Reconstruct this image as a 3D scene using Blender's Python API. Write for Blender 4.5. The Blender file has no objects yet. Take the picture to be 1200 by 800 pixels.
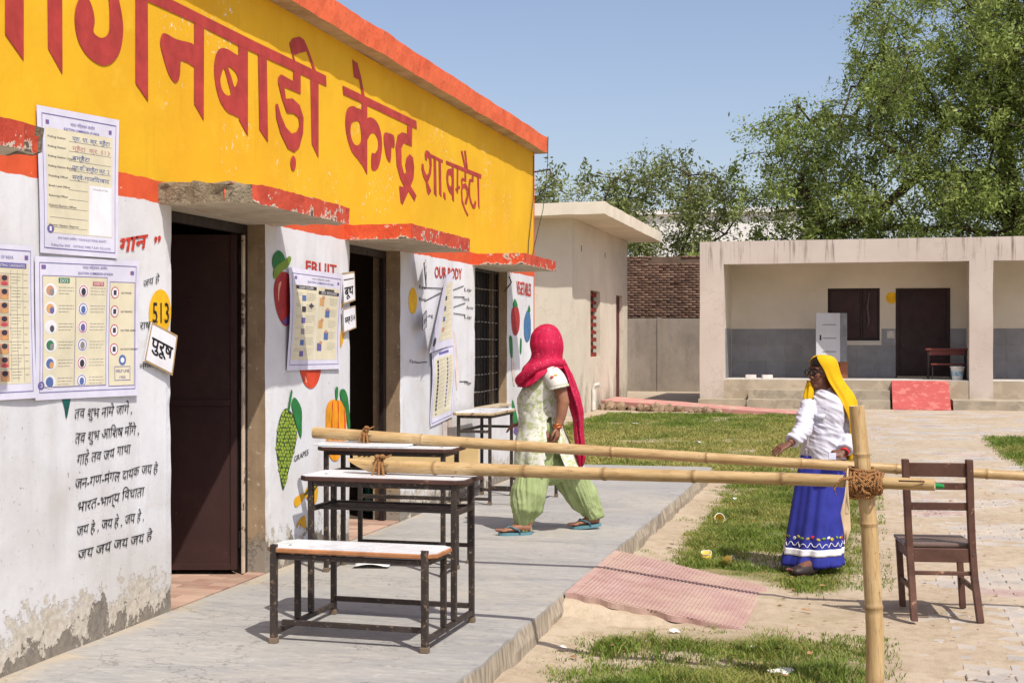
import bpy, bmesh, math, random
import numpy as np
from mathutils import Vector, Matrix, noise
random.seed(7); RNG = np.random.default_rng(11)
SC = bpy.context.scene; COL = SC.collection
R = math.radians

# ------------------------------------------------------------------ camera, sky, sun, exposure
FPX, CX, CY, CAMH = 1594.0, 600.0, 400.0, 1.6          # photograph is 1200 x 800, camera is level
YAW = R(14.4); SN, CS = math.sin(YAW), math.cos(YAW)
cam = bpy.data.cameras.new('camera'); cam.sensor_width = 36; cam.lens = 36*FPX/1200
cam.clip_start = .05; cam.clip_end = 3000
cam_o = bpy.data.objects.new('camera', cam); COL.objects.link(cam_o)
cam_o.location = (0, 0, CAMH); cam_o.rotation_euler = (R(90), 0, YAW); SC.camera = cam_o
SUND = Vector((-.50, .48, -1.02)).normalized()           # direction the sunlight travels
SUN_EL = math.asin(-SUND.z); SUN_AZ = math.atan2(-SUND.x, -SUND.y)
world = bpy.data.worlds.new('World'); SC.world = world; world.use_nodes = True
wn = world.node_tree.nodes; wl = world.node_tree.links
sky = wn.new('ShaderNodeTexSky'); sky.sky_type = 'NISHITA'; sky.sun_disc = False
sky.sun_elevation = SUN_EL; sky.sun_rotation = SUN_AZ; sky.altitude = 200
sky.air_density = 1.0; sky.dust_density = 2.4; sky.ozone_density = 2.0
tnt = wn.new('ShaderNodeMix'); tnt.data_type = 'RGBA'; tnt.blend_type = 'MULTIPLY'; tnt.inputs[0].default_value = 1; tnt.inputs[7].default_value = (1.08, .955, .925, 1)   # dusty plains air: a little greyer
wl.new(sky.outputs[0], tnt.inputs[6]); wl.new(tnt.outputs[2], wn['Background'].inputs[0]); wn['Background'].inputs[1].default_value = .132
sun = bpy.data.lights.new('sun', 'SUN'); sun.energy = 3.9; sun.angle = R(.55); sun.color = (1, .955, .88)
sun_o = bpy.data.objects.new('sun', sun); COL.objects.link(sun_o)
sun_o.rotation_euler = SUND.to_track_quat('-Z', 'Y').to_euler(); sun_o.location = (6, -6, 14)
vs = SC.view_settings; vs.view_transform = 'Standard'; vs.look = 'None'; vs.gamma = 1; vs.exposure = .36
vs.use_curve_mapping = False
SC.render.engine = 'CYCLES'
try:
    SC.cycles.use_denoising = True; SC.cycles.max_bounces = 6; SC.cycles.transparent_max_bounces = 6
except Exception: pass

# a photo pixel gives a direction; the second plane/ground it meets gives the distance
def ray(u, v):
    a = (u-CX)/FPX
    return Vector((-SN+a*CS, CS+a*SN, (CY-v)/FPX))
def on_ground(u, v, z=0.): d = ray(u, v); t = (z-CAMH)/d.z; return Vector((d.x*t, d.y*t, z))
def on_x(u, v, X): d = ray(u, v); t = X/d.x; return Vector((X, d.y*t, CAMH+d.z*t))
def on_y(u, v, Y): d = ray(u, v); t = Y/d.y; return Vector((d.x*t, Y, CAMH+d.z*t))

# ------------------------------------------------------------------ node helpers and materials
def lin(r, g, b):
    f = lambda c: (c/255/12.92 if c <= 10 else ((c/255+.055)/1.055)**2.4)
    return (f(r)*.86, f(g)*.86, f(b)*.86, 1)
class NT:
    def __init__(s, name):
        s.m = bpy.data.materials.new(name); s.m.use_nodes = True
        s.n = s.m.node_tree.nodes; s.l = s.m.node_tree.links; s.b = s.n['Principled BSDF']
        s.b.inputs['Specular IOR Level'].default_value = .3
    def put(s, sock, v):
        if hasattr(v, 'links') or isinstance(v, bpy.types.NodeSocket): s.l.new(v, sock)
        elif v is not None: sock.default_value = v
    def node(s, t, **kw):
        n = s.n.new(t)
        for k, v in kw.items(): setattr(n, k, v)
        return n
    def pos(s): return s.node('ShaderNodeNewGeometry').outputs['Position']
    def obj(s): return s.node('ShaderNodeTexCoord').outputs['Object']
    def rnd(s): return s.node('ShaderNodeObjectInfo').outputs['Random']
    def xyz(s, v): n = s.node('ShaderNodeSeparateXYZ'); s.l.new(v, n.inputs[0]); return n.outputs
    def scale(s, v, k):
        n = s.node('ShaderNodeVectorMath', operation='MULTIPLY'); s.l.new(v, n.inputs[0]); n.inputs[1].default_value = k; return n.outputs[0]
    def noise(s, v, sc, det=4, ro=.6, dist=0):
        n = s.node('ShaderNodeTexNoise'); s.put(n.inputs['Vector'], v); n.inputs['Scale'].default_value = sc
        n.inputs['Detail'].default_value = det; n.inputs['Roughness'].default_value = ro; n.inputs['Distortion'].default_value = dist
        return n.outputs[0]
    def vor(s, v, sc, feat='F1', out=0):
        n = s.node('ShaderNodeTexVoronoi', feature=feat); s.put(n.inputs['Vector'], v); n.inputs['Scale'].default_value = sc; return n.outputs[out]
    def wave(s, v, sc, dist=2, axis='X', prof='SIN'):
        n = s.node('ShaderNodeTexWave', bands_direction=axis, wave_profile=prof); s.put(n.inputs['Vector'], v); n.inputs['Scale'].default_value = sc
        n.inputs['Distortion'].default_value = dist; n.inputs['Detail'].default_value = 3; return n.outputs[1]
    def mr(s, v, a, b, c=0., d=1.):
        n = s.node('ShaderNodeMapRange'); s.put(n.inputs[0], v)
        for i, x in enumerate((a, b, c, d)): n.inputs[i+1].default_value = x
        return n.outputs[0]
    def math(s, op, a, b=0.):
        n = s.node('ShaderNodeMath', operation=op); s.put(n.inputs[0], a); s.put(n.inputs[1], b); return n.outputs[0]
    def mix(s, f, a, b, mode='MIX'):
        n = s.node('ShaderNodeMix', data_type='RGBA', blend_type=mode); s.put(n.inputs[0], f); s.put(n.inputs[6], a); s.put(n.inputs[7], b); return n.outputs[2]
    def hsv(s, col, v=1., sat=1., hue=.5):
        n = s.node('ShaderNodeHueSaturation'); s.put(n.inputs['Color'], col); s.put(n.inputs['Value'], v); s.put(n.inputs['Saturation'], sat); s.put(n.inputs['Hue'], hue); return n.outputs[0]
    def bump(s, h, st=.3, dist=.01, prev=None):
        n = s.node('ShaderNodeBump'); s.put(n.inputs['Height'], h); n.inputs['Strength'].default_value = st; n.inputs['Distance'].default_value = dist
        if prev: s.l.new(prev, n.inputs['Normal'])
        return n.outputs[0]
    def done(s, col, rough=.7, nrm=None, **kw):
        s.put(s.b.inputs['Base Color'], col); s.put(s.b.inputs['Roughness'], rough)
        if nrm: s.l.new(nrm, s.b.inputs['Normal'])
        for k, v in kw.items(): s.put(s.b.inputs[k], v)
        return s.m
MATS = {}
def plain(name, c, rough=.65, var=.25, sc=6., bump=.15, bsc=60., worn=None, wsc=14., wth=.62, coords='obj', **kw):
    """painted / raw surface with tonal variation, fine relief and optional wear patches of another colour"""
    if name in MATS: return MATS[name]
    t = NT(name); v = t.pos() if coords == 'pos' else t.obj()
    n = t.noise(v, sc, 5); col = t.hsv(c, t.mr(n, .3, .7, 1-var, 1+var))
    if worn is not None:
        w = t.mr(t.noise(v, wsc, 8, .7), wth, wth+.05); col = t.mix(w, col, worn)
    MATS[name] = t.done(col, t.mr(t.noise(v, sc*3), .3, .7, max(rough-.12, .05), min(rough+.12, 1)), t.bump(t.noise(v, bsc, 6), bump, .004), **kw)
    return MATS[name]

# ------------------------------------------------------------------ mesh helpers
class B:
    def __init__(s): s.v = []; s.f = []; s.mi = []; s.cur = 0
    def add(s, vs, fs):
        o = len(s.v); s.v += [tuple(x) for x in vs]; s.f += [tuple(i+o for i in f) for f in fs]; s.mi += [s.cur]*len(fs); return s
    def box(s, a, b, M=None):
        x0, y0, z0 = a; x1, y1, z1 = b
        vs = [Vector(p) for p in ((x0,y0,z0),(x1,y0,z0),(x1,y1,z0),(x0,y1,z0),(x0,y0,z1),(x1,y0,z1),(x1,y1,z1),(x0,y1,z1))]
        if M: vs = [M @ p for p in vs]
        return s.add(vs, [(0,3,2,1),(4,5,6,7),(0,1,5,4),(1,2,6,5),(2,3,7,6),(3,0,4,7)])
    def bbox(s, a, b, r=.006, M=None):
        """box with chamfered edges"""
        bm = bmesh.new(); bmesh.ops.create_cube(bm, size=1)
        c = [(a[i]+b[i])/2 for i in range(3)]; d = [abs(b[i]-a[i]) for i in range(3)]
        for v in bm.verts: v.co = Vector((c[0]+v.co.x*d[0], c[1]+v.co.y*d[1], c[2]+v.co.z*d[2]))
        bmesh.ops.bevel(bm, geom=bm.edges[:], offset=min(r, min(d)*.45), segments=2, affect='EDGES', profile=.6)
        bm.verts.ensure_lookup_table(); bm.verts.index_update()
        s.add([(M @ v.co) if M else v.co.copy() for v in bm.verts], [[v.index for v in f.verts] for f in bm.faces]); bm.free(); return s
    def gridbox(s, a, b, st, fn=None, skip=''):
        """box whose faces are subdivided to about st and whose points are moved by fn(p)"""
        n = [max(1, int(round(abs(b[i]-a[i])/st))) for i in range(3)]
        L = [[a[i]+(b[i]-a[i])*k/n[i] for k in range(n[i]+1)] for i in range(3)]
        for ax, side in ((0,0),(0,1),(1,0),(1,1),(2,0),(2,1)):
            if ('xyz'[ax]+'-+'[side]) in skip: continue
            i, j = [k for k in range(3) if k != ax]
            vs = []
            for q in L[j]:
                for p in L[i]:
                    w = [0]*3; w[ax] = b[ax] if side else a[ax]; w[i] = p; w[j] = q; w = Vector(w); vs.append(fn(w) if fn else w)
            fs = []; W = n[i]+1
            for q in range(n[j]):
                for p in range(n[i]):
                    k = q*W+p; f = (k, k+1, k+1+W, k+W)
                    fs.append(f if (side == 1) != (ax == 1) else f[::-1])
            s.add(vs, fs)
        return s
    def tube(s, pts, rad, n=8, caps=True, ell=None, up=Vector((0,0,1))):
        pts = [Vector(p) for p in pts]; k = len(pts)
        if not hasattr(rad, '__len__'): rad = [rad]*k
        base = len(s.v); vs = []; prev = None
        for i, p in enumerate(pts):
            t = (pts[min(i+1, k-1)]-pts[max(i-1, 0)]).normalized()
            if prev is None:
                u = up if abs(t.dot(up)) < .95 else Vector((1,0,0)); x = t.cross(u).normalized()
            else: x = (prev - t*prev.dot(t)).normalized()
            prev = x; y = t.cross(x)
            r = rad[i]; rx, ry = (r, r) if not hasattr(r, '__len__') else r
            for j in range(n):
                a = 2*math.pi*j/n; vs.append(p + x*(math.cos(a)*rx) + y*(math.sin(a)*ry))
        fs = [(i*n+j, i*n+(j+1)%n, (i+1)*n+(j+1)%n, (i+1)*n+j) for i in range(k-1) for j in range(n)]
        if caps: fs += [tuple(range(n))[::-1], tuple((k-1)*n+j for j in range(n))]
        return s.add(vs, fs)
    def rings(s, R_, caps=True):
        """loft through equally long rings of points"""
        n = len(R_[0]); vs = [p for r in R_ for p in r]; k = len(R_)
        fs = [(i*n+j, i*n+(j+1)%n, (i+1)*n+(j+1)%n, (i+1)*n+j) for i in range(k-1) for j in range(n)]
        if caps: fs += [tuple(range(n))[::-1], tuple((k-1)*n+j for j in range(n))]
        return s.add(vs, fs)
    def ball(s, c, r, n=10, m=7, M=None):
        c = Vector(c); r = (r,)*3 if not hasattr(r, '__len__') else r; Rg = []
        for i in range(m+1):
            th = math.pi*(i+.02)/(m+.04); ring = []
            for j in range(n):
                a = 2*math.pi*j/n; p = Vector((r[0]*math.sin(th)*math.cos(a), r[1]*math.sin(th)*math.sin(a), -r[2]*math.cos(th)))
                ring.append(c + (M @ p if M else p))
            Rg.append(ring)
        return s.rings(Rg)
    def prism(s, poly, h0, h1, mp=lambda x, y, h: (x, y, h)):
        """extrude a flat outline between two heights, mp turns (x, y, h) into a point"""
        n = len(poly); vs = [mp(x, y, h0) for x, y in poly]+[mp(x, y, h1) for x, y in poly]
        return s.add(vs, [tuple(range(n))[::-1], tuple(range(n, 2*n))]+[(i, (i+1)%n, n+(i+1)%n, n+i) for i in range(n)])
    def mesh(s, name, mats, smooth=False):
        me = bpy.data.meshes.new(name); me.from_pydata(s.v, [], s.f)
        for m in (mats if isinstance(mats, (list, tuple)) else [mats]): me.materials.append(m)
        if any(s.mi): me.polygons.foreach_set('material_index', s.mi)
        if smooth: me.polygons.foreach_set('use_smooth', [True]*len(me.polygons))
        me.update(); return me
    def build(s, name, mat, parent=None, smooth=False, fixn=False):
        me = s.mesh(name, mat, smooth)
        if fixn:
            bm = bmesh.new(); bm.from_mesh(me); bmesh.ops.recalc_face_normals(bm, faces=bm.faces[:]); bm.to_mesh(me); bm.free()
        return link(name, me, parent)
def link(name, data, parent=None, loc=None, rot=None):
    o = bpy.data.objects.new(name, data); COL.objects.link(o); o.parent = parent
    if loc is not None: o.location = loc
    if rot is not None: o.rotation_euler = rot
    return o
def tag(o, label, cat, group=None):
    o['label'] = label; o['category'] = cat
    if group: o['group'] = group
    return o
def thing(name, label, cat, loc=(0,0,0), rz=0., group=None, rot=None):
    return tag(link(name, None, None, loc, rot or (0, 0, rz)), label, cat, group)
def struct(o): o['kind'] = 'structure'; return o
def stuff(o): o['kind'] = 'stuff'; return o
def wob(p, sc, amp, seed=0.): return noise.noise_vector(Vector(p)*sc+Vector((seed, seed*1.7, -seed)))*amp
def npmesh(name, V, F, mat, attr=None):
    """big triangle / quad soup from numpy arrays"""
    me = bpy.data.meshes.new(name); k = F.shape[1]
    me.vertices.add(len(V)); me.vertices.foreach_set('co', V.astype(np.float32).ravel())
    me.loops.add(F.size); me.loops.foreach_set('vertex_index', F.astype(np.int32).ravel())
    me.polygons.add(len(F)); me.polygons.foreach_set('loop_start', np.arange(0, F.size, k, dtype=np.int32))
    if attr is not None:
        a = me.attributes.new('tint', 'FLOAT', 'FACE'); a.data.foreach_set('value', attr.astype(np.float32))
    me.materials.append(mat); me.update(calc_edges=True); return me
# ------------------------------------------------------------------ the ground, the lawns, the paved path
def fbm(x, y, s, seed=0.): return noise.fractal(Vector((x*s+seed, y*s-seed, seed*.37)), 1.0, 2.0, 4)
def lerp_tab(y, tab):
    if y <= tab[0][0]: return tab[0][1]
    for (a, p), (b, q) in zip(tab, tab[1:]):
        if y <= b: return p+(q-p)*(y-a)/(b-a)
    return tab[-1][1]
PATH_L = [(3, .42), (7, .36), (9, .34), (11, .26), (13.2, .2), (17, .24), (26, .05), (31.7, -.2), (33.5, -.6)]
PATH_R = [(3, 3.4), (16.8, 3.4), (17.4, 1.95), (21.5, 1.75), (24.5, 1.9), (25.5, 3.6), (28, 5.5), (33.5, 6.5)]
LAWN_L = [(8.9, -.5), (9.5, -1.3), (11.3, -1.42), (13.5, -1.38), (15.6, -1.55), (16.2, -5.0), (22, -5.6), (31, -5.6)]
LAWN_R = [(8.9, .02), (10, .08), (13, .13), (17, .22), (21, .12), (26, -.02), (30, -.3)]
def sm(a, b, x): t = min(1, max(0, (x-a)/(b-a))); return t*t*(3-2*t)
def lawn(x, y):
    n = fbm(x, y, 1.7, 3.1)*.35; n2 = fbm(x, y, 5., 9.)*.12; e = n*.35+n2; d = 0.
    if -1.6 < x < .25 and y < 16 and not (-1.7 < x < -.55 and 7.55 < y < 9.35): d = .16*sm(.05, .35, fbm(x, y, 4., 55.))+.035     # stray weeds on the bare earth
    far = .28 if y < 16 else .4
    if 8.7 < y < 31.2:
        d = d+sm(0, far, x-lerp_tab(y, LAWN_L)+e)*sm(0, far, lerp_tab(y, LAWN_R)-x+e)*sm(8.95, 9.15, y+e-.25*(x+.4))*sm(0, .6, 30.6-y)
        d *= 1-.8*sm(.1, .32, fbm(x, y, .9, 21.)+fbm(x, y, 3.2, 2.)*.35-.02)
    if y < 7.8:
        b = sm(0, .3, x+1.55+e)*sm(0, .22, .14-x+e)*sm(0, .22, 7.56-y+e)*sm(3.2, 3.6, y)
        bare = sm(.65, .2, ((x+.92)/.62)**2+((y-6.86)/.34)**2+e*2.2)
        strip = sm(.16, .0, x+1.36+n)                       # trodden earth beside the slab
        d = max(d, b*(1-.97*bare)*(1-.9*strip)*(.45+.55*sm(-.2, .15, fbm(x, y, 2.6, 5.))))
    if y > 16.5 and x > 1.4:
        d = max(d, sm(0, .3, x-lerp_tab(y, [(17, 2.0), (21.5, 1.8), (25, 1.9)])+e)*sm(17.2, 17.8, y+e)*sm(24.6, 23.8, y+e))
    return d
def dryness(x, y):
    b = lerp_tab(y, [(6, .2), (9, .22), (14, .3), (16, .46), (18, .62), (23, .62), (26, .32), (30, .16)])
    if x > 1.4 and y > 16: b = .12
    return min(1, max(0, b+fbm(x, y, 1.1, 14.)*.45))

t = NT('earth'); p = t.pos()
at = t.node('ShaderNodeAttribute', attribute_name='lawn').outputs['Fac']
n1 = t.noise(p, .9, 6); n2 = t.noise(p, 9, 8, .7); n3 = t.noise(p, 70, 6, .7)
c = t.mix(t.mr(n1, .35, .65), lin(196, 180, 156), lin(180, 162, 138))
c = t.mix(t.mr(n2, .45, .75), c, lin(158, 138, 112)); c = t.mix(t.mr(n3, .58, .72, 0, .55), c, lin(218, 206, 188))
c = t.mix(t.mr(n3, .28, .4, .5, 0), c, lin(120, 100, 76))
g = t.mix(t.mr(n2, .35, .65), lin(112, 108, 60), lin(150, 138, 88))
c = t.mix(t.math('MULTIPLY', at, .85), c, g)
h = t.math('ADD', t.math('MULTIPLY', n2, .6), t.math('MULTIPLY', n3, .4))
t.done(c, .95, t.bump(h, .75, .02)); EARTH = t.m

def axis(lo, hi, st, outer):
    a = [-o for o in outer[::-1]]; k = int(round((hi-lo)/st)); return [lo+x for x in a]+[lo+i*(hi-lo)/k for i in range(k+1)]+[hi+o for o in outer]
gx = axis(-7, 7, .12, [6, 20, 60, 200, 800]); gy = axis(3, 36, .14, [6, 20, 60, 200, 800])
gv = []; ga = []
for y in gy:
    for x in gx:
        near = -7 <= x <= 7 and 3 <= y <= 36
        z = -.022
        if near:
            z = -.016+.012*fbm(x, y, 1.3)+.006*fbm(x, y, 6., 4.)
            if -1.75 < x < -1.2 and y < 15.8: z += .03*sm(-1.28, -1.6, x)*(1+.8*fbm(x, y, 3., 8.))   # loose earth against the slab
            if lerp_tab(y, PATH_L)+.3 < x < lerp_tab(y, PATH_R): z += .010
            if -1.75 < x < -.5 and 7.2 < y < 9.6: z += .02
        gv.append((x, y, z)); ga.append(lawn(x, y) if near else 0.)
W = len(gx)
me = bpy.data.meshes.new('ground'); me.from_pydata(gv, [], [(j*W+i, j*W+i+1, j*W+i+1+W, j*W+i+W) for j in range(len(gy)-1) for i in range(W-1)])
a_ = me.attributes.new('lawn', 'FLOAT', 'POINT'); a_.data.foreach_set('value', ga); me.materials.append(EARTH)
me.polygons.foreach_set('use_smooth', [True]*len(me.polygons)); struct(link('ground', me))

# grass blades
t = NT('grass_blades'); tint = t.node('ShaderNodeAttribute', attribute_name='tint').outputs['Fac']
n = t.noise(t.pos(), 3.5, 3)
g0 = t.mix(t.mr(n, .35, .65), lin(92, 118, 40), lin(124, 148, 58)); c = t.mix(t.mr(tint, .15, .85), g0, lin(184, 174, 102))
tr = t.node('ShaderNodeBsdfTranslucent'); t.put(tr.inputs[0], c); mx = t.node('ShaderNodeMixShader'); mx.inputs[0].default_value = .3
t.done(c, .7); t.l.new(t.b.outputs[0], mx.inputs[1]); t.l.new(tr.outputs[0], mx.inputs[2]); t.l.new(mx.outputs[0], t.n['Material Output'].inputs[0]); GRASS = t.m
def grow(x0, x1, y0, y1, per, hgt, wid, name, label):
    n = int((x1-x0)*(y1-y0)*per); P = RNG.uniform((x0, y0), (x1, y1), (n, 2)); keep = []; dr = []; dens = []
    cell = {}
    for i, (x, y) in enumerate(P):
        k = (int(x*14), int(y*14))
        if k not in cell:
            cx_, cy_ = (k[0]+.5)/14, (k[1]+.5)/14; cell[k] = (lawn(cx_, cy_), dryness(cx_, cy_), .5+1.1*sm(-.3, .4, fbm(cx_, cy_, 4.5, 31.)))
        d, q, s_ = cell[k]
        if d > .03 and RNG.random() < d**.8: keep.append((x, y)); dr.append(q); dens.append(s_*(.45+.55*d))
    if not keep: return None
    P = np.array(keep); m = len(P); q = np.clip(np.array(dr)+RNG.normal(0, .24, m), 0, 1); hs = np.array(dens)*hgt*RNG.uniform(.45, 1.35, m)
    a = RNG.uniform(0, 2*np.pi, m); l = RNG.uniform(.3, 1.5, m)*hs; w = wid*RNG.uniform(.6, 1.4, m); b = RNG.uniform(0, 2*np.pi, m)
    z0 = np.full(m, -.02)
    V = np.empty((m, 5, 3)); dx, dy = np.cos(a)*w/2, np.sin(a)*w/2; lx, ly = np.cos(b)*l, np.sin(b)*l
    V[:, 0] = np.c_[P[:, 0]-dx, P[:, 1]-dy, z0]; V[:, 1] = np.c_[P[:, 0]+dx, P[:, 1]+dy, z0]
    V[:, 2] = np.c_[P[:, 0]+dx*.8+lx*.4, P[:, 1]+dy*.8+ly*.4, z0+hs*.6+.01]; V[:, 3] = np.c_[P[:, 0]-dx*.8+lx*.4, P[:, 1]-dy*.8+ly*.4, z0+hs*.6+.01]
    V[:, 4] = np.c_[P[:, 0]+lx, P[:, 1]+ly, z0+hs*.95+.01]
    i = np.arange(m)[:, None]*5
    F = np.concatenate([i+np.array([[0, 1, 2]]), i+np.array([[0, 2, 3]]), i+np.array([[3, 2, 4]])]); A = np.concatenate([q, q, q])
    o = stuff(link(name, npmesh(name, V.reshape(-1, 3), F, GRASS, A))); o['label'] = label; o['category'] = 'grass'; return o
grow(-1.6, .2, 3.6, 7.7, 14000, .042, .005, 'grass', 'short green grass around the bare patch in front of the ramp')
grow(-1.7, .6, 8.7, 16.2, 8500, .036, .0055, 'grass', 'green lawn the woman in the blue skirt stands on')
grow(-5.8, .6, 16.2, 31.2, 2600, .04, .010, 'grass', 'yellowing lawn behind the grey platform')
grow(1.6, 5.5, 17, 25, 2200, .045, .010, 'grass', 'green lawn at the right beyond the path')

# ---- interlocking pavers: the 300 that show largest as pieces, the rest joined
t = NT('paver'); v = t.pos(); r_ = t.rnd()
n = t.noise(v, 2.2, 6); n2 = t.noise(v, 45, 6, .7)
at = t.node('ShaderNodeAttribute', attribute_name='tint').outputs['Fac']; at2 = t.node('ShaderNodeAttribute', attribute_name='hue', attribute_type='OBJECT').outputs['Fac']
red = t.math('MAXIMUM', at, at2)
c = t.mix(red, lin(176, 169, 162), lin(176, 148, 143)); c = t.hsv(c, t.mr(t.vor(v, 4.3, out=1), 0, 1, .82, 1.1))
c = t.mix(t.mr(n, .4, .66, .12, .85), c, lin(198, 184, 164)); c = t.mix(t.mr(n2, .6, .75, 0, .4), c, lin(128, 112, 94))
t.done(c, .9, t.bump(n2, .5, .006)); PAVER = t.m
PL, PW = .225, .115
def edge_pts(g):
    a = .013; e = [(0, 0), (PL/8, a), (3*PL/8, -a), (5*PL/8, a), (7*PL/8, -a), (PL, 0)]
    lo = [(min(max(x, g), PL-g), y+g) for x, y in e]; hi = [(min(max(x, g), PL-g), PW+y-g) for x, y in e]
    return lo+hi[::-1]
pb = B(); o_, i_ = edge_pts(.002), edge_pts(.0065); k_ = len(o_)
pb.add([(x-PL/2, y-PW/2, z) for ring, z in ((o_, -.06), (o_, -.005), (i_, 0.)) for x, y in ring],
       [(j*k_+i, j*k_+(i+1)%k_, (j+1)*k_+(i+1)%k_, (j+1)*k_+i) for j in range(2) for i in range(k_)]+[tuple(2*k_+i for i in range(k_))])
pav_me = pb.mesh('paver', PAVER)
sp = []
row = 0; y = 3.2
while y < 33.2:
    x = -1.2+(PL/2 if row % 2 else 0)
    while x < 6.4:
        l, r = lerp_tab(y, PATH_L), lerp_tab(y, PATH_R)
        e = fbm(x, y, 1.6, 40.)*.22
        if l+e*.6 < x < r+e:
            z = -.003-.016*sm(.6, 0, x-l+e*1.2)-.010*sm(.0, .4, fbm(x, y, .8, 77.))+.003*fbm(x*7, y*7, 1.)
            if z > -.02:
                hue = 1. if (row//3) % 4 == 1 and fbm(x, y, .7, 3.) > -.15 else 0.
                sp.append((x, y, z, hue))
        x += PL
    y += PW; row += 1
path_o = struct(thing('paved_path', 'path of dusty interlocking pavers', 'path')); del path_o['label'], path_o['category']
def shows(s):
    lat = s[0]*CS+s[1]*SN; d = -s[0]*SN+s[1]*CS; u = CX+FPX*lat/d; v = CY+FPX*CAMH/d
    return 1e4/d**3 if (u < 1215 and v < 812) else 0
sp.sort(key=shows, reverse=True)
for x, y, z, hue in sp[:300]:
    o = link('paver', pav_me, path_o, (x, y, z), (random.gauss(0, .008), random.gauss(0, .006), random.gauss(0, .012))); o['hue'] = hue
bv, bf = pb.v, pb.f
V0 = np.array(bv); rest = np.array(sp[300:]); V = (V0[None]+rest[:, None, :3]).reshape(-1, 3); nf = len(bf)
quads = np.array([f for f in bf if len(f) == 4]); tops = np.array([f for f in bf if len(f) > 4])
rb = bpy.data.meshes.new('far_pavers'); allf = []
for k in range(len(rest)):
    o = k*len(bv); allf += [tuple(i+o for i in f) for f in bf]
rb.from_pydata(V.tolist(), [], allf); a = rb.attributes.new('tint', 'FLOAT', 'FACE'); a.data.foreach_set('value', np.repeat(rest[:, 3], nf).astype(np.float32)); rb.materials.append(PAVER)
stuff(link('far_pavers', rb, path_o))

# ---- grey cement platform along the school
t = NT('cement_floor'); p = t.pos(); q = t.scale(p, (.55, 2.4, 1))
n1 = t.noise(q, 1.1, 7, .65, 1.2); n2 = t.noise(p, 14, 8, .7); n3 = t.noise(t.scale(p, (3, 14, 1)), 3, 6, .7)
c = t.mix(t.mr(n1, .35, .68), lin(148, 147, 145), lin(170, 167, 162)); c = t.mix(t.mr(n3, .48, .7, 0, .65), c, lin(192, 187, 176)); c = t.mix(t.mr(t.noise(p, .8, 7, .7, .6), .5, .68, 0, .5), c, lin(186, 176, 158))
c = t.mix(t.mr(n2, .55, .7, 0, .6), c, lin(122, 119, 113)); c = t.mix(t.mr(t.noise(t.scale(p, (9, 1.4, 1)), 4, 7, .75), .64, .68, 0, .5), c, lin(206, 202, 194))
x_, y_, z_ = t.xyz(p)
edge = t.math('ADD', x_, t.mr(n1, .3, .7, -.14, .14)); c = t.mix(t.mr(edge, -3.48, -3.62, 0, .6), c, lin(196, 178, 150))
c = t.mix(t.mr(z_, .146, .128, 0, .9), c, t.mix(t.mr(t.noise(t.scale(p, (6, 6, .8)), 5, 6), .4, .62), lin(186, 172, 150), lin(132, 118, 100)))

wig = t.math('ABSOLUTE', t.math('SUBTRACT', t.noise(p, .9, 9, .62), .5)); c = t.mix(t.math('MULTIPLY', t.mr(wig, .0012, .0035, .65, 0), t.mr(t.noise(p, .5, 2), .48, .56)), c, lin(96, 92, 86))
c = t.mix(t.math('MULTIPLY', t.mr(t.math('ABSOLUTE', t.math('SUBTRACT', t.math('PINGPONG', t.math('ADD', y_, t.mr(n1, .3, .7, -.02, .02)), 2.3), .4)), .004, .008, .6, 0), t.mr(z_, .14, .146)), c, lin(112, 108, 100))
t.done(c, t.mr(n1, .3, .7, .62, .85), t.bump(t.math('ADD', n2, n3), .25, .006)); CEMENT = t.m
def plat(p):
    q = p.copy(); e = max(0., (q.x+1.9)/.25); side = abs(q.x+1.65) < 1e-4
    if side: q.x += .022*noise.noise(Vector((q.y*5, q.z*9, 2)))-.012*max(0, noise.noise(Vector((q.y*1.7, 0, 7))))
    if q.z > .14 and side: q.z -= .012*max(0, noise.noise(Vector((q.y*9, 1, 3)))); q.x -= .012
    if abs(q.y-15.8) < 1e-4: q.y += .05*noise.noise(Vector((q.x*3, q.z*5, 1)))
    q.z += .003*noise.noise(Vector((q.x*1.5, q.y*1.5, 0))) if q.z > .1 else 0
    return q
b = B(); b.gridbox((-3.6, 1, -.1), (-1.65, 15.8, .15), .075, plat, skip='z-'); b.gridbox((-9, 15.07, -.1), (-3.61, 15.8, .146), .2, plat, skip='z-')
struct(b.build('platform', CEMENT))

# ---- pink ribbed ramp down from the platform
t = NT('ramp_tile'); p = t.pos(); n = t.noise(p, 5, 7, .7); n2 = t.noise(p, 60, 5)
c = t.mix(t.mr(n, .38, .66), lin(172, 136, 128), lin(190, 160, 150)); c = t.mix(t.mr(n2, .58, .75, 0, .5), c, lin(206, 188, 168))
c = t.mix(t.mr(t.noise(p, 2.2, 8, .7), .46, .7, 0, .75), c, lin(192, 170, 148))
t.done(c, .85, t.bump(n2, .3, .004)); RAMPM = t.m
ramp = struct(link('ramp', None)); c00, c01, c10, c11 = [Vector(q) for q in ((-1.655, 7.68, .155), (-1.655, 9.32, .155), (-.64, 7.62, .006), (-.6, 9.0, .006))]
def rp(a, b_, h=0.): return (c00.lerp(c10, a)).lerp(c01.lerp(c11, a), b_)+Vector((0, 0, h))
b = B(); NA, NB = 44, 12
def rough_edge(a, b_):
    q = rp(a, b_); n = noise.noise(Vector((a*9, b_*7, 5)))*.02
    if b_ == 0: q.y += n*2
    if b_ == 1: q.y += n
    if a == 1: q.x += n*1.5
    return q
top = [rough_edge(i/NA, j/NB) for i in range(NA+1) for j in range(NB+1)]; w_ = NB+1; n_ = len(top)
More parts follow.
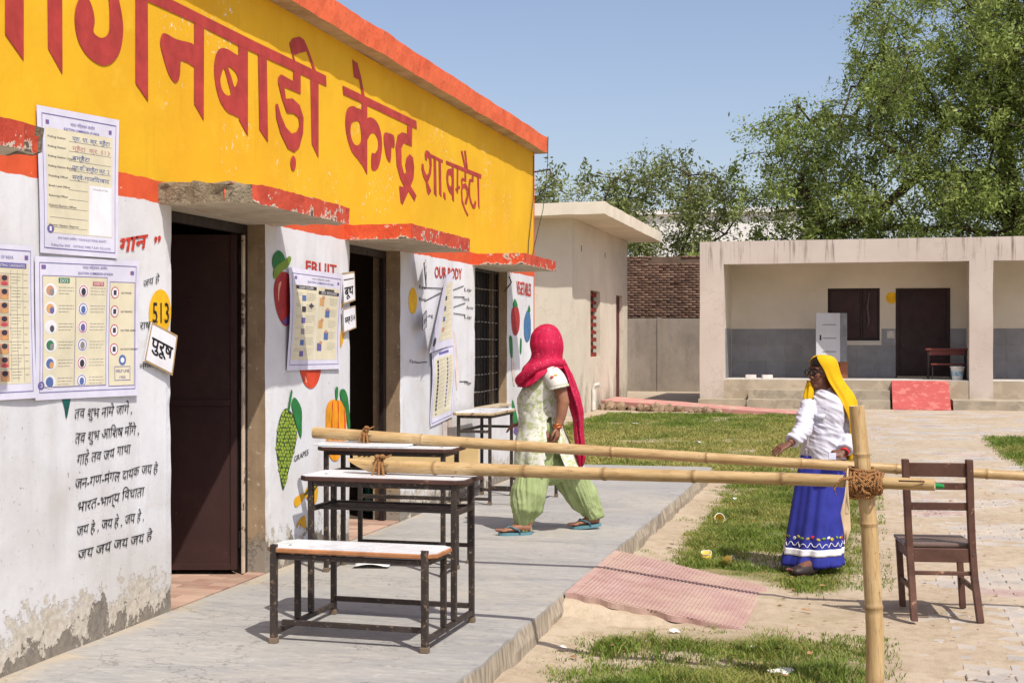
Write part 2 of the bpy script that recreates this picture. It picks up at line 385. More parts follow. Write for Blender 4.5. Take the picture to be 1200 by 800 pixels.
b.add(top+[q-Vector((0, 0, .035)) for q in top], [(i*w_+j, (i+1)*w_+j, (i+1)*w_+j+1, i*w_+j+1) for i in range(NA) for j in range(NB)]
      +[(i*w_, n_+i*w_, n_+(i+1)*w_, (i+1)*w_) for i in range(NA)]+[(i*w_+NB, (i+1)*w_+NB, n_+(i+1)*w_+NB, n_+i*w_+NB) for i in range(NA)]+[(NA*w_+j, n_+NA*w_+j, n_+NA*w_+j+1, NA*w_+j+1) for j in range(NB)])
b.build('ramp_slab', RAMPM, ramp)
b = B()
for i in range(2, 44):                                         # raised ribs run across the slope
    a = i/44.5
    for j in range(5):
        b0, b1 = .006+j*.1985, .006+(j+1)*.1985-.006
        pts = [rp(a, b0, .0005), rp(a+.011, b0, .0005), rp(a+.011, b1, .0005), rp(a, b1, .0005)]; up = Vector((0, 0, .005+.002*noise.noise(Vector((i*.7, j*2.1, 0)))))
        b.add(pts+[q+up for q in pts], [(4, 5, 6, 7), (0, 1, 5, 4), (1, 2, 6, 5), (2, 3, 7, 6), (3, 0, 4, 7)])
stuff(b.build('ribs', RAMPM, ramp))
b = B(); NB_ = 26; rowsb = []                                   # bank of earth under the slab, sloping down to the ground on its near side
for k in range(NB_+1):
    a = k/NB_*.97; q = rp(a, 0); hgt = max(q.z-.028, .0); out = .10+.9*hgt+.06*noise.noise(Vector((k*.5, 0, 2)))
    prof = [(.30, hgt), (.02, hgt), (-.01, hgt-.01), (-out*.35, hgt*.62), (-out*.7, hgt*.25), (-out*1.15, -.012), (-out*1.5, -.05)]
    rowsb.append([Vector((q.x, q.y+dy, z))+wob(Vector((q.x, q.y+dy, z)), 9, .018)*(dy < 0) for dy, z in prof])
nb = len(rowsb[0]); b.add([p for r in rowsb for p in r], [(i*nb+j, i*nb+j+1, (i+1)*nb+j+1, (i+1)*nb+j) for i in range(NB_) for j in range(nb-1)])
o = b.build('earth_bank', EARTH, ramp, smooth=True, fixn=True); sb_ = o.modifiers.new('s', 'SUBSURF'); sb_.levels = sb_.render_levels = 2
b = B(); b.box((-1.66, 7.95, -.05), (-1.0, 9.1, .04)); b.build('fill', EARTH, ramp)

# ---- pink path and rubble edge in front of the small building
b = B(); pk = [(-6.0, 31.9, .2), (-1.15, 30.3, .01), (-.9, 31.3, .01), (-5.95, 33.6, .22)]
def pq(a, c_): return Vector(pk[0]).lerp(Vector(pk[1]), a).lerp(Vector(pk[3]).lerp(Vector(pk[2]), a), c_)
def pkf(p): return pq(p.x, p.y)+Vector((0, 0, p.z+.006*noise.noise(Vector((p.x*30, p.y*9, 0)))))
b.gridbox((0, 0, -.12), (1, 1, 0), .05, pkf, skip='z-'); struct(b.build('pink_path', plain('pink_cement', lin(196, 140, 130), .9, .2, 2, .4, 30, lin(190, 170, 146), 3., .55, coords='pos')))
STONE = plain('rubble_stone', lin(150, 128, 104), .95, .35, 5, .8, 25, lin(190, 174, 150), 6, .6)
rub = link('rubble', None); tag(rub, 'loose rubble stones under the edge of the pink path', 'rubble')
def pebble(r, seed, sq=.6):
    bb = B(); bb.ball((0, 0, 0), (r, r*.8, r*sq), 7, 5); bb.v = [tuple(Vector(q)+wob(Vector(q)/r, 1.3, r*.35, seed)) for q in bb.v]; return bb
for k in range(34):
    a = random.random()**.8*.6; o = pebble(random.uniform(.06, .17), k*3.3).build('stone', STONE, rub); q = pq(a, -.03-.1*random.random()); q.z = random.uniform(0, .12)*(1-a); o.location = q; o.rotation_euler = (random.random(), random.random(), random.random()*6)
# ---- pebbles and crumbs of plaster on the bare earth
b = B()
for k in range(700):
    y = random.uniform(5.6, 13.5); x = random.uniform(-1.62, .2)
    if y < 9.4 and -.6 < x < .3 and random.random() < .8: continue
    if 7.6 < y < 9.3 and x < -.6: continue
    if lawn(x, y) > .4: continue
    r = random.choice([.004, .006, .009, .014])*random.uniform(.7, 1.3)
    c = Vector((x, y, -.008)); A = Matrix.Rotation(random.random()*6, 3, 'Z')
    vs = [c+A @ Vector(q)*r for q in ((1, 0, 0), (.2, .9, .1), (-.9, .3, 0), (-.4, -.8, .1), (.5, -.7, 0), (.1, .1, .9))]
    b.add(vs, [(0, 1, 5), (1, 2, 5), (2, 3, 5), (3, 4, 5), (4, 0, 5)])
o = stuff(b.build('pebbles', plain('pebble', lin(190, 176, 156), .95, .5, 9, .3, 40, coords='pos'))); o['label'] = 'small pebbles and crumbs on the bare earth'; o['category'] = 'pebbles'

# ---- dry leaves, straw and plaster crumbs lying about
DRYL = plain('dry_leaf', lin(150, 116, 76), .9, .5, 20, .2, 40, coords='pos'); b = B()
for k in range(420):
    x = random.uniform(-1.62, 1.6); y = random.choice([random.uniform(5.8, 9.5), random.uniform(9, 16)])
    if 7.6 < y < 9.35 and x < -.58: continue
    r = random.uniform(.008, .028)*(1 if y < 10 else 1.3); A = Matrix.Rotation(random.random()*6.3, 3, 'Z') @ Matrix.Rotation(random.gauss(0, .35), 3, 'X'); c = Vector((x, y, .004+(.02 if lawn(x, y) > .4 else 0))); w = random.choice([.12, .4, .5])
    b.add([c+A @ Vector(q)*r for q in ((-1, 0, 0), (-.2, w, .15), (1, 0, .1), (-.1, -w, .12))], [(0, 1, 2, 3)])
o = stuff(b.build('dry_leaves', DRYL)); o['label'] = 'dry leaves and straw scattered over the earth and lawn'; o['category'] = 'leaves'
# ------------------------------------------------------------------ flat print: text and outlines as thin painted meshes
def curve_mesh(cu):
    o = bpy.data.objects.new('tmp', cu); COL.objects.link(o); me = bpy.data.meshes.new_from_object(o)
    vs = [v.co.copy() for v in me.vertices]; fs = [tuple(p.vertices) for p in me.polygons]
    bpy.data.objects.remove(o); bpy.data.curves.remove(cu); bpy.data.meshes.remove(me); return vs, fs
TXT = {}
def text2d(body, bold=0.):
    if (body, bold) not in TXT:
        cu = bpy.data.curves.new('txt', 'FONT'); cu.body = body; cu.size = 1; cu.offset = bold; cu.resolution_u = 2; vs, fs = curve_mesh(cu)
        xs = [v.x for v in vs] or [0, 1]; TXT[body, bold] = ([(v.x-min(xs), v.y) for v in vs], fs, max(xs)-min(xs))
    return TXT[body, bold]
def smooth_closed(P, k=4):
    out = []; n = len(P)
    for i in range(n):
        p0, p1, p2, p3 = [Vector((*P[(i+j-1) % n], 0)) for j in range(4)]
        for s in range(k):
            t = s/k; q = .5*((2*p1)+(p2-p0)*t+(2*p0-5*p1+4*p2-p3)*t*t+(3*p1-p0-3*p2+p3)*t**3); out.append((q.x, q.y))
    return out
def fill2d(loops):
    cu = bpy.data.curves.new('fill', 'CURVE'); cu.dimensions = '2D'; cu.fill_mode = 'FRONT'
    for L in loops:
        s = cu.splines.new('POLY'); s.points.add(len(L)-1); s.use_cyclic_u = True
        for p, (x, y) in zip(s.points, L): p.co = (x, y, 0, 1)
    return curve_mesh(cu)
WX = -3.6                                                    # plane of the school's painted front
def wp(u, v, h=.004): q = on_x(u, v, WX); q.x += h; return q
def paint(b, loops, h=.004, smooth=True, k=(1, 1), off=(0, 0)):
    """outlines traced in photo pixels, laid on the wall plane (real metres) and filled"""
    L2 = []
    for L in loops:
        L = [(x/k[0]+off[0], y/k[1]+off[1]) for x, y in L]; L = smooth_closed(L) if smooth else L
        L2.append([(wp(u, v).y, wp(u, v).z) for u, v in L])
    vs, fs = fill2d(L2); b.add([(WX+h, v.x, v.y) for v in vs], fs); return b
def write(b, body, u0, v0, u1, v1, hpx, h=.004, shear=.0, bold=0., wv=0.):
    """text on the wall: baseline from pixel (u0, v0) to (u1, v1), cap height hpx pixels"""
    vs, fs, w = text2d(body, bold); A, Z = wp(u0, v0, h), wp(u1, v1, h); hh = (wp(u0, v0-hpx).z-wp(u0, v0).z)/.7
    vs = [(x+wv*noise.noise(Vector((x*1.7, y*1.7, v0))), y+wv*(noise.noise(Vector((x*1.3, y*1.1, v0+9)))+1.2*noise.noise(Vector((x*.45, 3, v0))))) for x, y in vs]
    b.add([A+(Z-A)*((x+y*shear)/w)+Vector((0, 0, y*hh)) for x, y in vs], fs); return b

# ------------------------------------------------------------------ the school: painted wall with door and window openings
t = NT('painted_wall'); p = t.pos(); x_, y_, z_ = t.xyz(p); nrm = t.xyz(t.node('ShaderNodeNewGeometry').outputs['True Normal'])
big = t.noise(p, 1.3, 5); mid = t.noise(p, 4.5, 8, .68); fin = t.noise(p, 28, 8, .7); fin2 = t.noise(t.scale(p, (1, 1, .6)), 60, 6, .7)
zw = t.math('ADD', z_, t.mr(t.noise(p, 7, 4), .3, .7, -.006, .006))
white = t.mix(t.mr(big, .35, .68), lin(232, 233, 236), lin(212, 211, 212)); white = t.mix(t.mr(mid, .55, .75, 0, .6), white, lin(205, 198, 188))
white = t.mix(t.math('MULTIPLY', t.mr(fin, .63, .66), t.mr(big, .47, .6, .0, .95)), white, lin(96, 92, 88))
white = t.mix(t.mr(fin2, .665, .70, 0, .75), white, lin(120, 116, 110))
hgt = t.mr(z_, .12, .95, .62, 0.)                                            # damp rises from the floor
pe = t.math('ADD', t.math('MULTIPLY', t.math('ADD', mid, t.noise(p, 13, 8, .72)), .5), hgt)
white = t.mix(t.mr(t.math('ADD', big, t.mr(z_, .15, 1.3, .3, -.1)), .5, .85, 0, .5), white, lin(196, 188, 174))
white = t.mix(t.mr(t.noise(t.scale(p, (1, 2.2, .3)), 2.4, 6), .52, .74, 0, .35), white, lin(178, 172, 166))
white = t.mix(t.mr(pe, .935, .96), white, t.mix(t.mr(fin, .4, .62), lin(210, 203, 190), lin(182, 171, 153)))
pg = t.math('ADD', t.noise(t.scale(p, (1.3, 1.1, .9)), 5.5, 9, .72), t.mr(z_, .1, .7, .52, 0.))
white = t.mix(t.mr(pg, .895, .915), white, t.mix(t.mr(fin, .35, .65), lin(150, 142, 130), lin(120, 112, 102)))
oran = t.mix(t.mr(mid, .4, .68), lin(228, 96, 54), lin(208, 82, 46)); oran = t.mix(t.mr(fin, .66, .7, 0, .9), oran, lin(226, 214, 200))
yel = t.mix(t.mr(big, .35, .68), lin(240, 188, 34), lin(228, 172, 28)); yel = t.mix(t.mr(mid, .56, .74, 0, .55), yel, lin(244, 200, 60))
yel = t.mix(t.math('MULTIPLY', t.mr(fin, .60, .62), t.mr(t.noise(p, 1.6, 4), .55, .63)), yel, lin(238, 230, 214))
yel = t.mix(t.mr(t.noise(t.scale(p, (1, 3, .25)), 5, 5), .6, .8, 0, .35), yel, lin(196, 146, 22))
c = t.mix(t.mr(zw, 2.330, 2.334), white, oran); c = t.mix(t.mr(zw, 2.448, 2.452), c, yel); c = t.mix(t.mr(y_, 15.0, 15.004), c, oran)
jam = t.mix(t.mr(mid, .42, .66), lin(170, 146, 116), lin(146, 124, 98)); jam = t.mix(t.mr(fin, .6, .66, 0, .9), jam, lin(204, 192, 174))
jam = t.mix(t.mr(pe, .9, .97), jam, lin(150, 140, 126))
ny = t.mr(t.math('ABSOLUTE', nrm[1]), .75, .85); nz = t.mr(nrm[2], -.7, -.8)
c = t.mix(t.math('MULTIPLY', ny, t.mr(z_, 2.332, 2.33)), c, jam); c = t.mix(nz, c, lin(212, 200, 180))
nb = t.bump(mid, .22, .02); nb = t.bump(t.mr(pe, .935, .955, 1, 0), .6, .004, nb); nb = t.bump(t.mr(pg, .895, .915, 1, 0), .8, .008, nb); nb = t.bump(fin2, .18, .003, nb)
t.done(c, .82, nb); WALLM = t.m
OPEN = [(6.645, 7.85, .15, 2.33), (9.29, 10.42, .15, 2.33), (12.6, 13.84, .92, 2.33)]
YEND = 15.05
def wallf(p):
    q = p.copy(); v = Vector((q.y, q.z, q.x*.5))
    if abs(q.x-WX) < 1e-4:
        q.x += .002*noise.noise(v*1.3)
        for y0, y1, z0, z1 in OPEN:
            on = (min(abs(q.y-y0), abs(q.y-y1)) < 1e-3 and z0-.01 < q.z < z1+.01)
            if on:
                s = 1 if abs(q.y-y0) < .01 else -1
                ch = .006+.014*max(0, noise.noise(v*6))+.02*max(0, noise.noise(v*2.3)-.1)*(1 if q.z < 1.3 else .3)
                q.x -= ch*.8; q.y += -s*(ch*.3-.006)
    return q
school = thing('school_building', 'long single storey school with yellow parapet band, white painted wall and red lettering', 'building')
b = B(); TH = .24; ST = .06
def wbox(y0, y1, z0, z1): b.gridbox((WX-TH, y0, z0), (WX, y1, z1), ST, wallf)
ys = [1.0, 6.645, 7.85, 9.29, 10.42, 12.6, 13.84, YEND]
for i in range(0, 7, 2): wbox(ys[i], ys[i+1], -.05, 2.33)
wbox(12.6, 13.84, -.05, .92); wbox(1.0, YEND, 2.33, 3.74)
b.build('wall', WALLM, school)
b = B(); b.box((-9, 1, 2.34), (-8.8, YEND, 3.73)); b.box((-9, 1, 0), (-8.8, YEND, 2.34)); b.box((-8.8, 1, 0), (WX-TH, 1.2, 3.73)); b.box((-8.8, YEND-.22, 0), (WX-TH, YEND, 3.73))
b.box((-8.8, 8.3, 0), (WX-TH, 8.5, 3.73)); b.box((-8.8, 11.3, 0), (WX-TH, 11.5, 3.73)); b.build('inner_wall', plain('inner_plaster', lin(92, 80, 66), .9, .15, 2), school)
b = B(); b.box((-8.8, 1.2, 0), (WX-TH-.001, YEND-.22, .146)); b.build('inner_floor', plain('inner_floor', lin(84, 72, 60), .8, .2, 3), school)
# projecting roof edge: orange face, plain soffit
t = NT('roof_edge'); p = t.pos(); mid = t.noise(p, 3.2, 8, .7); fin = t.noise(p, 26, 8, .7); nz = t.xyz(t.node('ShaderNodeNewGeometry').outputs['True Normal'])[2]
c = t.mix(t.mr(mid, .38, .68), lin(230, 112, 70), lin(214, 92, 56)); c = t.mix(t.mr(fin, .58, .66, 0, .8), c, lin(160, 76, 52)); c = t.mix(t.mr(t.noise(t.scale(p, (1, 2.5, 1)), 5, 8, .75), .62, .7, 0, .85), c, lin(112, 84, 66)); c = t.mix(t.mr(fin, .3, .36, .7, 0), c, lin(226, 170, 140))
c = t.mix(t.mr(t.math('ABSOLUTE', nz), .6, .7), c, t.mix(t.mr(mid, .4, .65), lin(206, 186, 156), lin(166, 144, 112)))
t.done(c, .85, t.bump(t.math('ADD', mid, fin), .4, .012)); EDGEM = t.m
def roofw(p):
    q = p.copy(); n = noise.noise(Vector((q.y*6, q.z*8, 4))); m = noise.noise(Vector((q.y*1.6, 2, 4)))
    if q.x > -3.5: q.x += .009*n+.008*m
    q.z += .006*noise.noise(Vector((q.y*5, q.x*5, 9)))+.01*m
    return q
b = B(); b.gridbox((-9.1, .9, 3.742), (-3.465, YEND+.1, 3.922), .09, roofw); b.build('roof', EDGEM, school)
# canopies over the openings
t = NT('canopy_paint'); p = t.pos(); mid = t.noise(p, 6, 8, .72); fin = t.noise(p, 32, 8, .7); z_ = t.xyz(p)[2]; g_ = t.xyz(t.node('ShaderNodeNewGeometry').outputs['True Normal'])
c = t.mix(t.mr(mid, .38, .64), lin(228, 96, 54), lin(206, 78, 46)); c = t.mix(t.mr(g_[0], .6, .8), c, t.mix(t.mr(mid, .4, .62), lin(206, 84, 58), lin(182, 66, 48)))  # shade of grazing sun put into the colour: front faces darker than the ends
ch = t.math('ADD', t.noise(p, 9, 8, .7), t.mr(z_, 2.36, 2.33, 0, .12)); c = t.mix(t.mr(ch, .595, .61), c, lin(214, 200, 182)); c = t.mix(t.mr(ch, .635, .65), c, lin(104, 90, 76))
c = t.mix(t.mr(g_[2], -.6, -.8), c, t.mix(t.mr(mid, .4, .7), lin(216, 202, 180), lin(186, 170, 146))); c = t.mix(t.mr(g_[2], .6, .8), c, lin(190, 150, 120))
t.done(c, .85, t.bump(t.math('ADD', ch, fin), .5, .012)); CANM = t.m
t = NT('broken_concrete'); p = t.pos(); a1 = t.noise(p, 14, 9, .75); a2 = t.noise(p, 60, 5)
t.done(t.mix(t.mr(a1, .35, .65), lin(118, 104, 84), lin(178, 164, 138)), .95, t.bump(t.math('ADD', a1, a2), 1., .03)); BROKEN = t.m
for i, (y0, y1, pr, lab) in enumerate(((3.2, 4.72, .5, 'cracked canopy end at the far left edge'), (6.5, 8.02, .5, 'canopy with a broken bare concrete corner over the near door'), (9.18, 10.69, .5, 'orange canopy over the second doorway'), (12.5, 13.88, .51, 'orange canopy over the grilled window'))):
    def cf(p, i=i, y0=y0, y1=y1):
        q = p.copy(); n = noise.noise(q*7); m = noise.noise(q*16+Vector((3, i, 1))); front = sm(WX+.38, WX+.5, q.x)
        if q.x > WX+.02:
            q.x += .007*n; q.z += .006*m-.012*max(0, m)*(q.z < 2.36)
            if i == 1:
                e_ = sm(y0+.16, y0, q.y); q += wob(q, 11, .022*e_)+wob(q, 30, .012*e_); q.y += .05*e_*max(0, noise.noise(q*5))
                q.x -= .10*e_*front; q.z -= .015*sm(y0+.3, y0, q.y)*(q.z > 2.4)*front
            if i <= 1 and q.y > y1-.12: q.x -= .03*max(0, n+.3)*front; q.z += (.02*max(0, m+.2) if q.z < 2.38 else 0)
        return q
    b = B(); b.gridbox((WX+.001, y0, 2.332), (WX+pr, y1, 2.437), .03, cf)
    o = b.build('canopy', [CANM, BROKEN], school, smooth=False); o['label'] = lab
    if i == 1:
        for f in o.data.polygons:
            c_ = f.center
            if f.normal.y < -.5 and f.normal.z < .6: f.material_index = 1
            if f.normal.z > .5 and c_.y < y0+.12+.06*noise.noise(c_*9): f.material_index = 1
            if f.normal.x > .5 and c_.y < y0+.05+.05*noise.noise(c_*14): f.material_index = 1
    if i == 0:
        for f in o.data.polygons:
            c_ = f.center
            if c_.y > y1-.05+.05*noise.noise(c_*12): f.material_index = 1

# ---- near doorway: frame, brown steel leaf standing open inwards, floor tiles
STEEL = plain('brown_steel', lin(60, 37, 34), .7, .2, 4, .12, 90, lin(140, 110, 98), 30, .70)
DARKST = plain('dark_frame_steel', lin(42, 34, 32), .5, .3, 6, .2, 60, lin(150, 130, 112), 20, .68)
fr = B(); fx0, fx1 = WX-.165, WX-.125
for y in (6.648, 7.79): fr.bbox((fx0, y, .155), (fx1, y+.057, 2.327), .004)
fr.bbox((fx0, 6.706, 2.27), (fx1, 7.79, 2.327), .004); fr.build('door_frame', DARKST, school)
fr = B(); fr.bbox((fx1-.002, 7.757, .16), (fx1+.012, 7.788, 2.26), .003); fr.build('frame_strip', plain('bare_strip', lin(196, 178, 156), .8, .3, 9, .3, 40, lin(110, 84, 66), 12, .55), school)
leaf = link('door', None, school, (WX-.145, 7.765, 0), (0, 0, math.atan2(-.248, -.969))); leaf['label'] = 'dark brown steel door leaf standing open into the room'
L = 1.12; b = B(); b.bbox((.012, -.012, .185), (L, .012, 2.262), .003); b.build('leaf_sheet', STEEL, leaf)
b = B()
for s in (-1, 1):
    y0, y1 = (.0125, .021) if s > 0 else (-.021, -.0125)
    for x0, x1 in ((.012, .05), (L-.038, L)): b = B(); b.bbox((x0, y0, .185), (x1, y1, 2.262), .003); b.build('leaf_stile', STEEL, leaf)
    for z in (.185, 1.2, 2.222): b = B(); b.bbox((.051, y0, z), (L-.039, y1, z+.04), .003); b.build('leaf_rail', STEEL, leaf)
for z in (.32, 1.2, 2.08): b = B(); b.tube([(0, -.02, z), (0, -.02, z+.1)], .011, 8); b.build('hinge', DARKST, leaf)
TILE = None
t = NT('floor_tile'); v = t.pos(); r_ = t.rnd(); n = t.noise(v, 6, 6)
c = t.mix(r_, lin(178, 140, 122), lin(200, 168, 148)); c = t.hsv(c, t.mr(r_, 0, 1, .82, 1.08)); c = t.mix(t.mr(n, .45, .7, 0, .5), c, lin(190, 172, 150)); t.done(c, .6, t.bump(n, .2, .003)); TILE = t.m
tb = B(); tb.bbox((-.148, -.049, -.01), (.148, .049, .004), .002); tile_me = tb.mesh('floor_tile', TILE)
for y0, y1 in ((6.66, 7.84), (9.31, 10.41)):
    y = y0+.05; r = 0
    while y < y1-.02:
        x = WX-.16-(.15 if r % 2 else 0)
        while x > WX-1.25: link('floor_tile', tile_me, school, (x, y, .152)); x -= .302
        if r % 2: o = link('floor_tile', tile_me, school, (WX-.082, y, .152)); o.scale = (.5, 1, 1)
        y += .1; r += 1
# ---- second doorway: frame only, room behind lies dark
fr = B()
for y in (9.293, 10.36): fr.bbox((fx0, y, .155), (fx1, y+.057, 2.327), .004)
fr.bbox((fx0, 9.35, 2.27), (fx1, 10.36, 2.327), .004); fr.build('door_frame', DARKST, school)
b = B(); b.bbox((WX-1.1, 9.25, .17), (WX-.17, 9.285, 2.26), .004); b.build('door', STEEL, school)['label'] = 'brown door leaf folded back inside the second doorway'
# ---- window: iron grille in a deep reveal
IRON = plain('grille_iron', lin(34, 30, 30), .5, .3, 9, .2, 70, lin(110, 76, 52), 18, .66)
win = link('window', None, school); b = B(); gx_ = WX-.11
for y in (12.6, 13.81): b.bbox((gx_-.015, y+.003, .93), (gx_+.015, y+.027, 2.32), .003)
for z in (.925, 2.297): b.bbox((gx_-.015, 12.628, z), (gx_+.015, 13.812, z+.03), .003)
b.build('window_frame', IRON, win)
for k in range(1, 8): z = .93+k*.172; bb = B(); bb.tube([(gx_, 12.62, z), (gx_+.004*math.sin(k*2.), 13.2, z-.01*math.sin(k)), (gx_, 13.82, z)], .006, 6); bb.build('grille_bar', plain('grille_wire', lin(150, 140, 128), .5, .3, 9), win)
for k in range(1, 9): y = 12.62+k*.133; bb = B(); bb.tube([(gx_+.008, y, .94), (gx_+.008, y, 2.30)], .0055, 6); bb.build('grille_bar', IRON, win)
b = B(); b.box((WX-TH+.002, 12.6, .915), (WX-.20, 13.84, 2.33)); b.build('window_pane', plain('dark_opening', lin(20, 18, 18), .5, .2, 4), win)
b = B(); b.bbox((WX-.12, 12.56, .925), (WX+.035, 13.86, .952), .006); b.build('window_sill', plain('sill_cement', lin(196, 178, 150), .9, .2, 6, .4), win)
# cables at the far corner
b = B(); b.tube([(WX+.012, 14.96, 3.7), (WX+.02, 14.9, 3.2), (WX+.012, 14.72, 2.7), (WX+.012, 14.68, 2.45)], .0045, 6); b.build('cable', plain('cable_black', lin(48, 46, 44), .6), school); b = B(); b.tube([(-3.45, YEND+.04, 3.93), (-3.455, YEND+.03, 3.6), (-3.5, YEND, 3.1), (WX+.02, 14.98, 2.7), (WX+.02, 14.8, 2.46)], .004, 6)
b.build('cable', plain('cable_black', lin(48, 46, 44), .6), school)
b = B(); b.tube([(WX+.01, 13.86, 2.28), (WX+.05, 13.8, 2.22), (WX+.06, 13.72, 2.2), (WX+.02, 13.64, 2.12)], .007, 6); b.build('cable', MATS['cable_black'], school)
# ------------------------------------------------------------------ red sign lettering, traced
def paintmat(name, c, worn=(222, 216, 206), th=.67): return plain(name, c, .65, .22, 9, .15, 40, lin(*worn), 26, th, coords='pos')
REDP = paintmat('sign_red', lin(178, 62, 56), (220, 190, 150), .72)
b = B(); ZA = dict(k=(6.667,)*2, off=(0, 0)); ZB = dict(k=(5.333,)*2, off=(150, 0)); ZC = dict(k=(4.444,)*2, off=(240, 30)); ZD = dict(k=(4.208,)*2, off=(390, 60)); ZE = dict(k=(7.5,)*2, off=(480, 160))
st = dict(smooth=False)
paint(b, [[(35,-500),(180,-435),(180,475),(35,270)]], **ZA, **st); paint(b, [[(362,-355),(480,-300),(483,583),(370,380)]], **ZA, **st)
paint(b, [[(905,-110),(822,-148),(845,0),(852,120),(850,230),(830,280),(790,298),(750,280),(725,245),(735,170),(722,80),(690,0),(645,-35),(605,10),(580,100),(582,210),(610,330),(670,430),(740,490),(810,515),(880,485),(935,395),(958,250),(948,120),(925,0)]], **ZA)
paint(b, [[(1055,-60),(1150,-20),(1153,795),(1055,650)]], **ZA, **st)
HL = lambda b, P, h=.0045, **k: paint(b, [P], h, smooth=False, **k)
HL(b, [(-40,-119),(200.6,0),(300,49.7),(381.5,89),(382,101.5),(302,64),(278,53.4),(227,27),(172.5,2),(-40,-99)])
paint(b, [[(410,135),(472,165),(470,755),(410,650)]], **ZB, **st)
paint(b, [[(418,288),(300,247),(235,212),(208,218),(198,270),(215,350),(250,460),(285,514),(308,508),(321,470),(325,395),(327,380),(370,395),(418,414)]], h=.0038, **ZB)
paint(b, [[(172,90),(222,112),(222,575),(175,490)]], **ZC, **st)
paint(b, [[(182,195),(150,145),(95,118),(60,140),(46,210),(52,300),(75,390),(110,445),(145,465),(182,455)], [(98,225),(85,250),(78,290),(90,340),(115,365),(133,355),(118,295)], [(119,215),(150,235),(168,265),(168,290),(153,322),(136,270)]], h=.0038, **ZC)
paint(b, [[(275,140),(320,160),(327,608),(282,540)]], **ZC, **st)
paint(b, [[(458,222),(497,240),(497,358),(412,320),(420,382),(455,380),(492,415),(512,480),(510,560),(490,635),(465,660),(430,640),(392,560),(370,480),(366,410),(378,408),(395,470),(420,530),(450,563),(475,555),(491,520),(485,480),(462,460),(425,455),(398,375),(380,300),(380,270),(395,255),(458,290)]], **ZC, **st)
paint(b, [[(458,678),(470,695),(472,725),(466,752),(452,752),(445,725),(446,695)]], **ZC)
paint(b, [[(547,262),(590,278),(590,690),(555,615)]], **ZC, **st)
paint(b, [[(463,195),(438,95),(455,68),(490,58),(515,75),(535,120),(580,246),(565,240),(528,135),(490,145),(460,155),(472,197)]], **ZC, **st)
HL(b, [(46,170),(410,345),(413,384),(50,214)], **ZD)
paint(b, [[(95,42),(120,60),(138,130),(157,230),(142,220),(128,140),(103,130)]], **ZD, **st); paint(b, [[(140,250),(168,260),(168,610),(142,560)]], **ZD, **st)
paint(b, [[(148,318),(115,280),(90,272),(68,290),(60,350),(68,420),(90,490),(120,530),(148,545)], [(115,345),(92,355),(85,400),(98,450),(120,465),(138,440),(135,380),(128,350)]], h=.0038, **ZD)
paint(b, [[(160,345),(190,328),(222,360),(240,430),(238,510),(222,575),(200,590),(188,570),(190,505),(205,505),(220,480),(220,440),(205,408),(185,408),(160,445)]], h=.0036, **ZD)
paint(b, [[(252,405),(275,405),(300,420),(302,475),(288,475),(285,530),(278,548),(262,520),(250,450)]], **ZD)
paint(b, [[(365,365),(390,375),(388,470),(348,452),(336,480),(338,560),(350,605),(362,598),(356,560),(362,525),(378,508),(394,525),(400,575),(396,630),(382,665),(411,712),(402,740),(372,690),(343,757),(333,745),(326,665),(352,672),(330,625),(313,560),(308,470),(318,415),(340,400),(366,408)]], **ZD, **st)
paint(b, [[(140,120),(165,130),(188,165),(192,250),(185,330),(165,385),(157,402),(188,480),(165,515),(150,480),(140,400),(115,345),(102,280),(105,240),(118,240),(125,290),(145,340),(165,325),(175,260),(168,195),(152,175),(150,215),(135,200),(130,150)]], **ZE, **st)
HL(b, [(185,155),(290,208),(288,232),(188,182)], **ZE)
for P in ([(208,176),(230,186),(235,530),(212,500)], [(250,196),(272,208),(278,535),(258,505)], [(295,485),(312,500),(315,555),(305,555),(292,520)], [(368,246),(385,251),(388,575),(370,550)], [(412,271),(426,278),(424,500),(412,500)], [(448,130),(462,125),(497,283),(483,285)], [(475,125),(492,125),(510,286),(499,284)], [(592,346),(607,351),(612,640),(600,610)]): paint(b, [P], **ZE, **st)
HL(b, [(316,212),(628,335),(626,370),(318,242)], **ZE)
paint(b, [[(374,305),(345,285),(325,305),(320,380),(335,460),(355,500),(374,500)], [(348,335),(338,360),(340,410),(355,440),(366,420),(366,360)]], h=.0038, **ZE)
paint(b, [[(400,455),(440,430),(442,455),(405,480)]], h=.0038, **ZE, **st)
paint(b, [[(480,296),(496,302),(496,400),(462,385),(462,420),(490,410),(512,450),(515,530),(498,600),(482,590),(485,560),(500,520),(496,470),(478,450),(460,470),(465,560),(490,640),(515,690),(508,705),(480,650),(455,580),(448,480),(455,440),(448,380),(460,360),(480,372)]], h=.0036, **ZE, **st)
paint(b, [[(545,336),(560,341),(560,400),(535,395),(528,440),(530,520),(548,590),(562,600),(572,560),(584,580),(575,630),(555,635),(530,580),(515,500),(515,420),(522,375),(545,372)]], **ZE, **st)
b.build('sign_lettering', REDP, school)['label'] = 'large red painted Hindi sign lettering on the yellow band'
